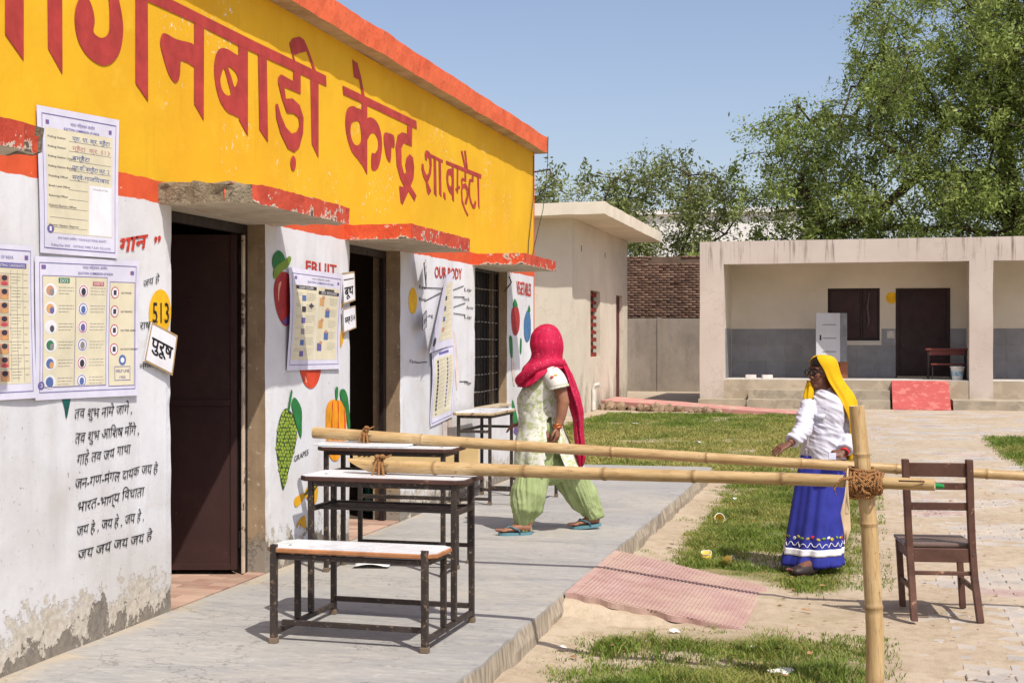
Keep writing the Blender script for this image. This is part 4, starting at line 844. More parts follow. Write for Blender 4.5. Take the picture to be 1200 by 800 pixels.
def tree(name, label, base, trunk, limbs, blobs, nclump, nleaf, lsize, spray, mat, rtrunk, seed, droop=.5, twig=.35):
    rng = np.random.default_rng(seed); root = thing(name, label, 'tree', base)
    nodes = []; par = []
    def chain(pts, p0):
        last = p0
        for a, c_ in zip(pts, pts[1:]):
            L_ = max(1, int((Vector(c_)-Vector(a)).length/.7))
            for i in range(1, L_+1): nodes.append(Vector(a).lerp(Vector(c_), i/L_)+Vector(rng.normal(0, .05, 3))); par.append(last); last = len(nodes)-1
        return last
    nodes.append(Vector(trunk[0])); par.append(-1); chain(trunk, 0)
    for L_ in limbs:
        k = min(range(len(nodes)), key=lambda i: (nodes[i]-Vector(L_[0])).length); chain([nodes[k]]+[Vector(q) for q in L_[1:]], k)
    cl = []
    wts = np.array([a[1][0]*a[1][1]*a[1][2] for a in blobs]); wts = wts/wts.sum()
    while len(cl) < nclump:
        (c_, r_) = blobs[rng.choice(len(blobs), p=wts)]; d = rng.normal(size=3); d /= np.linalg.norm(d); q = np.array(c_)+d*np.array(r_)*rng.uniform(.25, 1)**.55
        if q[2] > 1.2 and noise.noise(Vector(q)*.55+Vector((seed, 0, 0))) > -.22: cl.append(q)
    NP_ = np.array([tuple(n) for n in nodes]); cl.sort(key=lambda q: np.min(np.sum((NP_-q)**2, 1)))
    arr = np.zeros((len(nodes)+nclump*9, 3)); arr[:len(nodes)] = NP_; ends = []
    for q in cl:
        k = int(np.argmin(np.sum((arr[:len(nodes)]-q)**2, 1))); A, Z = nodes[k], Vector(q); L_ = (Z-A).length; n_ = min(8, max(1, int(L_/.55))); last = k
        for i in range(1, n_+1):
            s = i/n_; m = A.lerp(Z, s)+Vector((0, 0, math.sin(s*math.pi)*L_*.12))+Vector(rng.normal(0, .07, 3))*(i < n_); arr[len(nodes)] = m; nodes.append(m); par.append(last); last = len(nodes)-1
        ends.append(last)
    load = np.zeros(len(nodes)); load[ends] = 1
    for i in range(len(nodes)-1, 0, -1): load[par[i]] += load[i]
    rad = np.maximum(.008, rtrunk*(load/load[0])**.46)
    b = B()
    for i in range(1, len(nodes)):
        r0, r1 = rad[par[i]], rad[i]; r0 = min(r0, r1*1.6); b.tube([nodes[par[i]], nodes[i]], (r0, r1), 8 if r1 > .08 else (5 if r1 > .025 else 3), caps=False)
    b.build('trunk', BARK, root, smooth=True)
    E_ = arr[ends]; C_ = np.repeat(E_, nleaf, 0); m = len(C_)
    # leaves hang along short twigs that leave each clump centre
    td = rng.normal(size=(len(E_), 6, 3)); td[:, :, 2] -= droop; td /= np.linalg.norm(td, axis=2, keepdims=True); ti = rng.integers(0, 6, m); s = rng.uniform(0, 1, m)
    dirs = td[np.repeat(np.arange(len(E_)), nleaf), ti]; P = C_+dirs*(s*spray)[:, None]+rng.normal(0, spray*.16, (m, 3)); P[:, 2] -= droop*.35*(s*spray)**2
    ax = dirs*.5+rng.normal(0, .6, (m, 3)); ax /= np.linalg.norm(ax, axis=1, keepdims=True); o_ = np.cross(ax, rng.normal(size=(m, 3))); o_ /= np.linalg.norm(o_, axis=1, keepdims=True)
    L_ = lsize*(.45+1.25*rng.random(m)**1.6)[:, None]*(1+.25*rng.normal(size=len(E_)))[np.repeat(np.arange(len(E_)), nleaf)][:, None].clip(.6, 1.5); W_ = L_*twig
    V = np.stack([P-ax*L_*.5, P+o_*W_*.5, P+ax*L_*.5, P-o_*W_*.5], 1).reshape(-1, 3); F = np.arange(m*4).reshape(-1, 4)
    tint = np.clip(np.repeat(rng.uniform(0, .8, len(E_)), nleaf)*.6+rng.uniform(0, .45, m), 0, 1)
    link('crown', npmesh('crown', V, F, mat, tint), root); return root
LEAF_A = leafmat('neem_leaf', (88, 108, 48), (156, 172, 90), (204, 198, 130)); LEAF_B = leafmat('shrub_leaf', (96, 110, 62), (150, 158, 96), (180, 170, 116))
tree('large_tree', 'huge spreading tree with fine leaves behind the classroom block', (5.0, 47, 0), [(0, 0, 0), (.2, 0, 3), (-.2, 0, 6), (-.6, .2, 9.5), (-.3, 0, 12.5)],
     [[(0, 0, 5.4), (-1.2, -.8, 6.9), (-3.2, -1.2, 7.0), (-4.6, -1.2, 5.6), (-6.5, -1, 5.2)], [(-.4, 0, 8), (-2.5, .5, 9.4), (-5, .4, 10.2)], [(0, 0, 5.8), (2.5, -.5, 8), (5, 0, 9.5)], [(0, 0, 9), (1.5, 1, 12), (2, 1, 14)], [(0, 0, 4.5), (-2.5, -1, 4.6), (-5.5, -1.4, 4.3)]],
     [((-4.8, -.5, 6.8), (4.6, 3.6, 3.6)), ((-1.6, 0, 11.5), (3.9, 3.6, 4.0)), ((2.5, 0, 11.5), (5, 4, 4.2)), ((3, -.5, 6.5), (5, 4, 3.2)), ((-2, -1, 5.2), (5.6, 3.2, 2.2)), ((-7.2, -.6, 7.6), (2.3, 2., 1.8)), ((-1, -3, 8.5), (5, 2, 4.5)), ((3.5, -3, 9), (4, 2, 5))], 2100, 150, .112, .7, LEAF_A, .4, 5, .5, .42)
tree('thin_tree', 'thin dark leaved tree behind the brick wall', (-6.6, 48, 0), [(0, 0, 0), (.1, 0, 2.2), (.3, .1, 4.2)], [[(0, 0, 3), (-1, 0, 5), (-1.6, .2, 6.4)], [(.2, 0, 4), (.8, 0, 5.8), (.7, .1, 7.6)], [(.2, 0, 3.8), (2, 0, 5.4), (2.8, 0, 6.4)]],
     [((-.3, 0, 6.3), (2.7, 1.8, 2.2)), ((1.7, 0, 5.6), (1.7, 1.6, 2.3)), ((-1.6, 0, 4.8), (1.5, 1.4, 1.6))], 330, 60, .13, .62, LEAF_B, .11, 9, .2, .42)
tree('thin_tree', 'sparse tree showing above the cream building roof', (-9.9, 47, 0), [(0, 0, 0), (0, 0, 3), (.2, 0, 5)], [[(0, 0, 4), (1, 0, 6), (1.6, 0, 7.2)], [(0, 0, 4), (-1.2, 0, 6), (-1.5, 0, 7.5)]],
     [((0, 0, 6.2), (2.2, 1.6, 1.7)), ((1.2, 0, 5.4), (1.6, 1.4, 1.4))], 150, 60, .13, .6, LEAF_B, .11, 23, .2, .42)
tree('bush', 'green bush growing over the brick wall top', (-6.4, 45.6, 0), [(0, 0, 0), (0, 0, 2)], [], [((.2, -.1, 3.9), (1.7, .7, .8)), ((-1.2, -.3, 4.1), (.8, .5, .7))], 60, 70, .13, .5, LEAF_A, .08, 31, .3, .42)
# ------------------------------------------------------------------ school desks: square steel tube frames, laminate tops
TUBE = plain('tube_steel', lin(58, 50, 46), .5, .35, 7, .25, 60, lin(126, 104, 86), 42, .58)
LAM = plain('white_laminate', lin(226, 228, 232), .28, .05, 3, .05, 60, lin(150, 130, 112), 20, .66); EDGEW = plain('edge_wood', lin(172, 118, 78), .55, .3, 9, .3, 60, lin(104, 66, 44), 10, .6); EDGED = plain('edge_dark', lin(78, 54, 46), .55, .3, 9, .3, 60, lin(150, 112, 84), 12, .62)
SCREW = plain('screw', lin(90, 84, 78), .4); FOOT = plain('rubber_foot', lin(122, 106, 88), .8)
def top(name, par, x0, x1, y0, y1, z, th, edge, cut=.05):
    """laminate board with clipped corners, wooden edging and screws"""
    e = link(name, None, par); P = lambda g: [(x0+cut, y0+g), (x1-cut, y0+g), (x1-g, y0+cut), (x1-g, y1-cut), (x1-cut, y1-g), (x0+cut, y1-g), (x0+g, y1-cut), (x0+g, y0+cut)]
    b = B(); O_, I_ = P(0), P(.004); n = 8; R_ = [[Vector((x, y, zz)) for x, y in q] for q, zz in ((I_, z-th), (O_, z-th+.005), (O_, z-.006), (I_, z-.0015))]; b.rings(R_); b.build('edging', edge, e)
    b = B(); b.prism(P(.007), z-.0014, z); b.build('laminate', LAM, e)
    for x in (x0+.1, x1-.1): b = B(); b.tube([(x, (y0+y1)/2-.05, z), (x, (y0+y1)/2-.05, z+.002)], .008, 8); b.build('screw', SCREW, e)
    return e
def leg(par, x, y, z0, z1, s=.0138, foot=True):
    b = B(); b.bbox((x-s, y-s, z0), (x+s, y+s, z1), .004); o = b.build('leg', TUBE, par)
    if foot: b = B(); b.bbox((x-s-.004, y-s-.004, 0), (x+s+.004, y+s+.004, .028), .004); b.build('foot', FOOT, o)
def rail(par, a, c, s=.0125, name='rail'):
    a, c = Vector(a), Vector(c); b = B(); d = (c-a); M = Matrix.Translation(a) @ d.to_track_quat('X', 'Z').to_matrix().to_4x4(); b.bbox((0, -s, -s), (d.length, s, s), .003, M); return b.build(name, TUBE, par)
def dual_desk(label, loc, rz, bench=True, edge=(EDGEW, EDGEW), hd=.765, group='school desks with steel frames'):
    d = thing('school_desk', label, 'desk', loc, rz, group); w = .385
    if bench:
        for x in (-w, w): leg(d, x, 0, 0, .475, .0155); leg(d, x, .27, .066, .435, foot=False)
        top('bench_top', d, -w-.055, w+.055, -.012, .285, .46, .024, edge[0]); rail(d, (-w+.016, .135-.12, .415), (w-.016, .135-.12, .415)); rail(d, (-w+.016, .255, .415), (w-.016, .255, .415))
        for x in (-w, w): rail(d, (x, .018, .415), (x, .252, .415))
    for x in (-w, w):
        leg(d, x, .43, .066 if bench else 0, hd-.025, foot=not bench); leg(d, x, .72, 0, hd-.025)
        rail(d, (x, .018 if bench else .446, .052), (x, .702, .052)); rail(d, (x, .447, hd-.04), (x, .703, hd-.04))
        for z in (hd-.17,): rail(d, (x, .447, z), (x, .703, z))
    rail(d, (-w+.016, .72, .085), (w-.016, .72, .085)); 
    if bench: rail(d, (-w+.016, .06, .09), (w-.016, .06, .09))
    rail(d, (-w+.016, .43, hd-.04), (w-.016, .43, hd-.04)); rail(d, (-w+.016, .72, hd-.17), (w-.016, .72, hd-.17))
    top('desk_top', d, -w-.06, w+.06, .39, .77, hd, .026, edge[1], .045); return d
d1 = dual_desk('school desk with white topped bench, nearest of the desks on the platform', (-2.355, 6.05, .15), R(-1.5), True, (EDGEW, EDGED))
b = B(); b.bbox((-.365, .5, .585), (.365, .7, .6), .003); b.build('book_shelf', plain('shelf_tin', lin(66, 58, 54), .6, .3, 6), d1)
d2 = dual_desk('school desk without bench, pushed behind the nearest desk', (-2.88, 7.58, .15), R(0), False, (EDGED, EDGED), .79)
b = B(); b.bbox((-.4, .93, .64), (.47, .95, .77), .004); o = b.build('front_panel', plain('yellow_ply', lin(226, 196, 140), .6, .12, 5, .15, 40), d2)
for x in (-.36, .40): leg(d2, x, .965, 0, .7)
rail(d2, (-.345, .965, .42), (.385, .965, .42)); rail(d2, (-.345, .965, .12), (.385, .965, .12)); 
b = B(); b.bbox((-3.36, 8.02, .942), (-2.75, 8.3, .9545), .003, Matrix.Translation((0, 0, 0))); o = b.build('loose_board', LAM); tag(o, 'thin white laminate sheet lying under the rear bamboo pole', 'board')
d3 = dual_desk('school desk standing sideways against the wall under the grilled window', (-2.76, 12.02, .15), R(90), False, (EDGED, plain('worn_ply', lin(190, 168, 134), .7, .2, 6, .2, 40, lin(120, 92, 70), 14, .56)), .82)
rail(d3, (-.385, .0, .16), (-.385, .44, .16)); rail(d3, (.385, .0, .16), (.385, .44, .16)); leg(d3, -.385, 0, 0, .18); leg(d3, .385, 0, 0, .18); rail(d3, (-.37, 0, .16), (.37, 0, .16))
# paper sheet on the platform
b = B(); q = on_ground(437, 662, .156); Mx = Matrix.Translation(q) @ Matrix.Rotation(R(10), 4, 'Z'); g = [[Mx @ Vector((-.115+.23*i/8, -.1+.2*j/4, .004+.02*math.sin(i/8*math.pi)+.006*(j % 2 == 0)*(i in (0, 8)))) for j in range(5)] for i in range(9)]
b.add([p for r in g for p in r], [(i*5+j, (i+1)*5+j, (i+1)*5+j+1, i*5+j+1) for i in range(8) for j in range(4)]); PAPER = plain('paper', lin(232, 230, 226), .8, .04, 3, .05)
o = b.build('paper_sheet', PAPER, smooth=True); sol = o.modifiers.new('thick', 'SOLIDIFY'); sol.thickness = .002; tag(o, 'curled white paper sheet lying on the grey platform', 'paper')

# ------------------------------------------------------------------ bamboo barrier
t = NT('bamboo'); v = t.obj(); n = t.noise(t.scale(v, (1.2, 14, 14)), 3, 6); m = t.noise(v, 2.2, 6); k = t.noise(t.scale(v, (2, 30, 30)), 6, 5)
c = t.mix(t.mr(n, .35, .68), lin(200, 172, 126), lin(172, 140, 92)); c = t.mix(t.mr(m, .55, .75, 0, .6), c, lin(218, 198, 158)); c = t.mix(t.mr(k, .56, .68, 0, .7), c, lin(124, 94, 62)); c = t.mix(t.mr(t.noise(v, 5, 7, .7), .58, .7, 0, .6), c, lin(142, 112, 78)); c = t.mix(t.mr(t.noise(v, 26, 5, .7), .66, .7, 0, .8), c, lin(92, 70, 48))
at = t.node('ShaderNodeAttribute', attribute_name='ring').outputs['Fac']; c = t.mix(t.math('MULTIPLY', at, .6), c, lin(120, 88, 54)); t.done(c, .42, t.bump(n, .2, .004)); BAMB = t.m
CUT = plain('bamboo_cut', lin(226, 204, 160), .7, .15, 9); SPLIT = plain('bamboo_split', lin(70, 50, 36), .9)
def bamboo(name, label, pts, r0, r1, nodes, group, seed, bevel_start=False):
    """pole with swollen nodes along a bent axis; local X runs along the pole"""
    A, Z = Vector(pts[0]), Vector(pts[-1]); d = Z-A; Lh = d.length; Q = d.to_track_quat('X', 'Z').to_matrix().to_4x4(); root = thing(name, label, 'pole', A, 0, group); root.rotation_euler = Q.to_euler()
    Mi = (Matrix.Translation(A) @ Q).inverted(); P = [Mi @ Vector(p) for p in pts]
    def cen(s):
        x = s*Lh
        for p, q in zip(P, P[1:]):
            if x <= q.x+1e-6: f_ = (x-p.x)/max(q.x-p.x, 1e-6); f_ = f_*f_*(3-2*f_)*.5+f_*.5; return Vector((x, p.y+(q.y-p.y)*f_, p.z+(q.z-p.z)*f_))
        return P[-1].copy()
    S = sorted(set([i/60 for i in range(61)]+[n_+dd/Lh for n_ in nodes for dd in (-.03, -.012, -.004, 0, .004, .012, .03)])); S = [s for s in S if 0 <= s <= 1]; V = []; ring = []; n = 20
    for s in S:
        r = r0+(r1-r0)*s; dn = min([abs(s-q)*Lh for q in nodes]+[9]); r += .0035*math.exp(-(dn/.009)**2)-.0012*math.exp(-((dn-.02)/.01)**2); c_ = cen(s)
        for j in range(n):
            a = 2*math.pi*j/n; rr = r*(1+.03*noise.noise(Vector((s*Lh*1.5, math.cos(a), math.sin(a)+seed)))); x = c_.x
            if bevel_start and s < .06: x += (1-math.sin(a))*.07*(1-s/.06)
            V.append((x, c_.y+math.cos(a)*rr, c_.z+math.sin(a)*rr)); ring.append(1. if dn < .004 else (.35 if dn < .012 else 0))
    b = B(); k = len(S); b.add(V, [(i*n+j, (i+1)*n+j, (i+1)*n+(j+1) % n, i*n+(j+1) % n) for i in range(k-1) for j in range(n)]); me = b.mesh('cane', BAMB, True); at = me.attributes.new('ring', 'FLOAT', 'POINT'); at.data.foreach_set('value', ring); link('cane', me, root)
    for nm, i0, sg in (('cut_end', 0, -1), ('cut_end', (k-1)*n, 1)):
        b = B(); rim = [Vector(V[i0+j]) for j in range(n)]; c_ = sum(rim, Vector())/n; b.add(rim+[c_+(q-c_)*.72 for q in rim]+[c_+(q-c_)*.70-Vector((sg*.03, 0, 0)) for q in rim], [(j, (j+1) % n, n+(j+1) % n, n+j) for j in range(n)]+[(n+j, n+(j+1) % n, 2*n+(j+1) % n, 2*n+j) for j in range(n)]+[tuple(2*n+j for j in range(n))]); b.build(nm, CUT, root)
    return root, cen, Q
GRP = 'bamboo poles of the barrier'
pole2 = bamboo('bamboo_pole', 'nearer horizontal bamboo pole, tied to the front desk and the upright post', [(-2.60, 6.665, .957), (-1.3, 6.54, .955), (-.3, 6.38, .968), (.315, 6.275, .968)], .034, .027, [.17, .335, .475, .627, .77, .905], GRP, 1, True)
pole1 = bamboo('bamboo_pole', 'rear horizontal bamboo pole running behind the chair back out of view', [(-3.43, 8.20, 1.012), (-2.2, 8.22, .955), (-.6, 8.27, .885), (.9, 8.36, .822), (2.2, 8.42, .77)], .037, .025, [.13, .24, .345, .448, .548, .645, .735, .83, .92], GRP, 2)
post = bamboo('bamboo_pole', 'upright bamboo post planted at the path edge carrying the nearer pole', [(.055, 6.325, -.25), (.06, 6.325, .3), (.035, 6.325, .75), (-.02, 6.325, 1.31)], .043, .034, [.18, .42, .66, .86], GRP, 3)
b = B(); b.tube([(.16, 6.2455, .985), (.27, 6.25, .984)], .004, 6); b.build('split_mark', SPLIT, None); bpy.data.objects['split_mark'].parent = pole2[0]; bpy.data.objects['split_mark'].matrix_parent_inverse = (Matrix.Translation(pole2[0].location) @ pole2[2]).inverted()
b = B(); b.tube([(.318, 6.27, .965), (.352, 6.262, .964)], (.012, .009), 8); o = b.build('green_tape', plain('tape_green', lin(30, 140, 70), .5)); o.parent = pole2[0]; o.matrix_parent_inverse = (Matrix.Translation(pole2[0].location) @ pole2[2]).inverted()
# rope lashings
t = NT('jute_rope'); v = t.obj(); w_ = t.wave(v, 60, 3, 'DIAGONAL'); t.done(t.mix(t.mr(w_, .2, .8), lin(120, 78, 44), lin(196, 146, 94)), .9, t.bump(w_, .8, .004)); ROPE = t.m
def coil(b, c, axis, r, turns, pitch, wr, jit, seed, sq=(1, 1)):
    wr *= .85; pitch *= .9
    rng = random.Random(seed); axis = Vector(axis).normalized(); x = axis.cross(Vector((0, 0, 1)) if abs(axis.z) < .9 else Vector((1, 0, 0))).normalized(); y = axis.cross(x); pts = []
    for i in range(int(turns*18)+1):
        a = i/18*2*math.pi; pts.append(Vector(c)+x*(math.cos(a)*r*sq[0])+y*(math.sin(a)*r*sq[1])+axis*((i/18-turns/2)*pitch+rng.gauss(0, jit))); 
    b.tube(pts, wr, 6)
lash = thing('rope_lashing', 'thick jute lashing binding the bamboo post to the nearer pole', 'rope', (0, 0, 0), 0, 'jute rope lashings'); pc = Vector((.013, 6.31, .967))
b = B(); coil(b, pc+Vector((-.055, -.02, .002)), (1, -.1, .12), .048, 3.5, .016, .0075, .003, 1, (1.15, 1)); b.build('rope_coil', ROPE, lash, True)
b = B(); coil(b, pc+Vector((.06, -.02, 0)), (1, -.1, -.2), .047, 3.5, .015, .0075, .003, 2, (1.15, 1)); b.build('rope_coil', ROPE, lash, True)
b = B(); coil(b, pc+Vector((-.005, 0, .045)), (.15, 0, 1), .054, 3, .016, .008, .004, 3, (1, 1.15)); b.build('rope_coil', ROPE, lash, True)
b = B(); coil(b, pc+Vector((-.005, 0, -.045)), (-.12, 0, 1), .054, 3, .016, .008, .004, 4, (1, 1.15)); b.build('rope_coil', ROPE, lash, True)
b = B(); coil(b, pc+Vector((0, -.01, 0)), (.7, .1, .75), .061, 2.5, .022, .009, .006, 5, (1, 1.1)); coil(b, pc+Vector((0, -.01, 0)), (-.7, .1, .75), .061, 2.5, .022, .009, .006, 6, (1, 1.1)); b.tube([pc+Vector((-.05, -.075, .03)), pc+Vector((-.1, -.085, .02)), pc+Vector((-.13, -.08, -.02)), pc+Vector((-.12, -.08, -.05))], (.008, .007, .005, .002), 6); stuff(b.build('rope_cross', ROPE, lash, True))
b = B(); cl = [pc+Vector((-.068, -.062, .06))]
pts = [(0, .07), (-.005, 0), (-.006, -.05), (-.012, -.13), (-.004, -.2), (-.01, -.27)]; wd = [.003, .006, .012, .026, .02, .003]; vs = []
for (dx, dz), w in zip(pts, wd):
    for s in (-1, 0, 1): vs.append(pc+Vector((-.07+dx+s*w*.8, -.072-.012*abs(s)+.01*math.sin(dz*30), dz)))
b.add(vs, [(i*3+j, i*3+j+1, i*3+j+4, i*3+j+3) for i in range(5) for j in range(2)]); o = b.build('cloth_strip', plain('cloth_buff', lin(222, 196, 160), .9, .1), smooth=True); sol = o.modifiers.new('t', 'SOLIDIFY'); sol.thickness = .003; tag(o, 'pale twisted cloth strip hanging from the lashing on the bamboo post', 'cloth')
for (x, y, z, zt), lab, sd in (((-3.07, 8.205, .997, .92), 'jute rope tying the rear bamboo pole to the second desk', 8), ((-2.40, 6.64, .957, .9), 'jute rope tying the nearer bamboo pole to the front desk', 12)):
    l2 = thing('rope_lashing', lab, 'rope', (0, 0, 0), 0, 'jute rope lashings'); c_ = Vector((x, y, z)); b = B(); coil(b, c_, (1, 0, .1), .047, 2.2, .014, .0065, .003, sd); b.build('rope_coil', ROPE, l2, True)
    b = B(); F_ = Vector((0, -.045, 0))
    for k in range(3): dx = (-.025, .006, .03)[k]; b.tube([c_+Vector((dx*.4, -.02, .045)), c_+Vector((dx*.7, -.052, .01)), c_+Vector((dx, -.06, -.03)), Vector((x+dx*1.4, y-.075, zt-.012)), Vector((x+dx*1.2, y-.06, zt-.05)), Vector((x+dx, y, zt-.045))], .0065, 6)
    stuff(b.build('rope_strand', ROPE, l2, True))
    b = B()
    for k in range(4): b.ball(c_+Vector((random.uniform(-.02, .02), -.035+random.uniform(-.015, .015), .045+random.uniform(-.012, .014))), (.017, .012, .011), 7, 5)
    b.tube([c_+Vector((.01, -.04, .05)), c_+Vector((.05, -.06, .052)), c_+Vector((.075, -.06, .065))], (.007, .006, .003), 6); stuff(b.build('rope_knot', ROPE, l2, True))

# ------------------------------------------------------------------ dark wooden chair, back towards us
CW = plain('chair_wood', lin(92, 64, 54), .5, .35, 7, .3, 40, lin(170, 132, 106), 15, .615); CWS = plain('chair_seat', lin(120, 100, 92), .3, .2, 5)
ch = thing('wooden_chair', 'dark brown wooden chair standing with its back to us on the pavers', 'chair', (.445, 8.38, 0), R(8))
def slat(name, pts, w, t_, par=ch, m=CW):
    b = B(); R_ = []
    for p in pts: p = Vector(p); R_.append([p+Vector((sx*w/2, sy*t_/2, 0)) for sx, sy in ((-1, -1), (1, -1), (1, 1), (-1, 1))])
    b.rings(R_); o = b.build(name, m, par, fixn=True); bv_ = o.modifiers.new('b', 'BEVEL'); bv_.width = .004; bv_.segments = 2; return o
hw = .176
for s in (-1, 1):
    slat('back_leg', [(s*(hw+.008), -.225, 0), (s*hw, -.175, .25), (s*hw, -.165, .42), (s*hw, -.18, .62), (s*(hw+.002), -.218, .925)], .038, .05)
    slat('front_leg', [(s*hw, .2, 0), (s*hw, .2, .41)], .036, .036)
    b = B(); b.bbox((s*hw-.011, -.135, .345), (s*hw+.011, .18, .405), .004); b.build('side_rail', CW, ch); b = B(); b.bbox((s*hw-.01, -.15, .16), (s*hw+.01, .18, .19), .004); b.build('stretcher', CW, ch)
def crail(nm, z0, z1, y0, y1, t_=.02): b = B(); b.add([(x, y0+(dy), z0) for x, dy in ((-hw+.019, 0), (hw-.019, 0), (hw-.019, t_), (-hw+.019, t_))]+[(x, y1+dy, z1) for x, dy in ((-hw+.019, 0), (hw-.019, 0), (hw-.019, t_), (-hw+.019, t_))], [(0, 3, 2, 1), (4, 5, 6, 7), (0, 1, 5, 4), (1, 2, 6, 5), (2, 3, 7, 6), (3, 0, 4, 7)]); o = b.build(nm, CW, ch); m = o.modifiers.new('b', 'BEVEL'); m.width = .004; m.segments = 2
crail('top_rail', .825, .905, -.213, -.225); crail('mid_rail', .75, .79, -.203, -.209); crail('low_rail', .63, .675, -.19, -.196); crail('back_apron', .33, .41, -.18, -.18, .022); crail('back_stretcher', .255, .278, -.18, -.18)
b = B(); b.bbox((-hw+.019, .19, .34), (hw-.019, .212, .405), .004); b.build('front_apron', CW, ch); b = B(); b.bbox((-.2, -.14, .412), (.2, .232, .434), .007); b.build('seat', CWS, ch)
for z in (.865, .38): b = B(); b.tube([(hw, -.262 if z > .5 else -.192, z), (hw, -.268 if z > .5 else -.197, z)], .006, 6); b.build('screw', SCREW, ch)

for o in ch.children:                                             # old racked frame, leaning to one side
    for v in o.data.vertices: v.co.x -= .06*v.co.z
# ------------------------------------------------------------------ litter on the grass
YC = plain('cup_yellow', lin(236, 206, 92), .6, .1); WC = plain('cup_white', lin(236, 234, 228), .7, .06)
def cup(u, v, label, s=.045, tilt=(1.3, .2, .5)):
    q = on_ground(u, v); e = thing('paper_cup', label, 'litter', (q.x, q.y, .03), 0, 'yellow paper cups on the grass'); e.rotation_euler = tilt
    def crk(r, z, sd): return [Vector((r*math.cos(a), r*math.sin(a), z))+wob(Vector((math.cos(a), math.sin(a), z*20)), 1.1, s*.25, sd) for a in [k*math.pi/8 for k in range(16)]]
    b = B(); b.rings([crk(s*.62, -s*.8, u), crk(s*.8, 0, u), crk(s*.95, s*.8, u), crk(s*.88, s*.8, u), crk(s*.7, 0, u), crk(s*.5, -s*.7, u)]); b.build('cup_wall', YC, e, True); b = B(); b.rings([crk(s*.9, s*.78, u), crk(s*.99, s*.82, u), crk(s*.97, s*.9, u), crk(s*.88, s*.86, u)], caps=False); b.build('rim', WC, e, True)
cup(841, 612, 'crumpled yellow paper cup on the lawn left of the blue skirt', .05); cup(827, 657, 'upright yellow paper cup at the lawn edge by the ramp', .045, (.3, .1, 0)); cup(853, 662, 'flattened yellow paper cup right beside the upright one', .045, (1.5, .4, 1.2))
for k, (u, v, w, lab) in enumerate(((893, 544, .1, 'flat white paper scrap on the lawn between the two poles'), (861, 586, .05, 'small white paper scrap in the middle of the lawn'), (790, 742, .05, 'white paper scrap in the front grass'), (660, 762, .05, 'white scrap beside the platform foot'), (882, 762, .04, 'white scrap in the front grass by the bare patch'), (914, 790, .12, 'torn white paper half hidden in the front grass'), (745, 497, .14, 'white scrap on the far lawn'), (818, 519, .12, 'white scrap on the dry part of the lawn'), (970, 500, .1, 'white scrap on the lawn behind the yellow veil'), (1078, 560, .02, 'tiny white scrap on the path'))):
    q = on_ground(u, v); b = B(); rng = random.Random(k); pts = [Vector((math.cos(a)*w*rng.uniform(.5, 1)*.7, math.sin(a)*w*rng.uniform(.4, .8)*.6, rng.uniform(.008, .03))) for a in [i*math.pi/4 for i in range(8)]]; b.add([q+p for p in pts]+[q+Vector((0, 0, .03))], [(i, (i+1) % 8, 8) for i in range(8)]); o = b.build('paper_scrap', WC); tag(o, lab, 'litter', 'white paper scraps on the ground')
q = Vector((-3.82, 9.62, .157)); bt = thing('plastic_bottle', 'green plastic bottle on the floor inside the second doorway', 'bottle', on_ground(432, 600, .157)); b = B(); rr = lambda r, z: [Vector((r*math.cos(a), r*math.sin(a), z)) for a in [k*math.pi/8 for k in range(16)]]
b.rings([rr(.03, 0), rr(.034, .01), rr(.034, .17), rr(.03, .2), rr(.013, .235), rr(.013, .25)]); b.build('body', plain('bottle_green', lin(40, 120, 96), .15, .1), bt, True); b = B(); b.rings([rr(.0155, .251), rr(.0155, .275)]); b.build('cap', plain('cap_teal', lin(60, 190, 180), .4), bt); b = B(); b.rings([rr(.0348, .06), rr(.0348, .13)], caps=False); b.build('label_band', plain('bottle_label', lin(150, 200, 180), .4), bt)
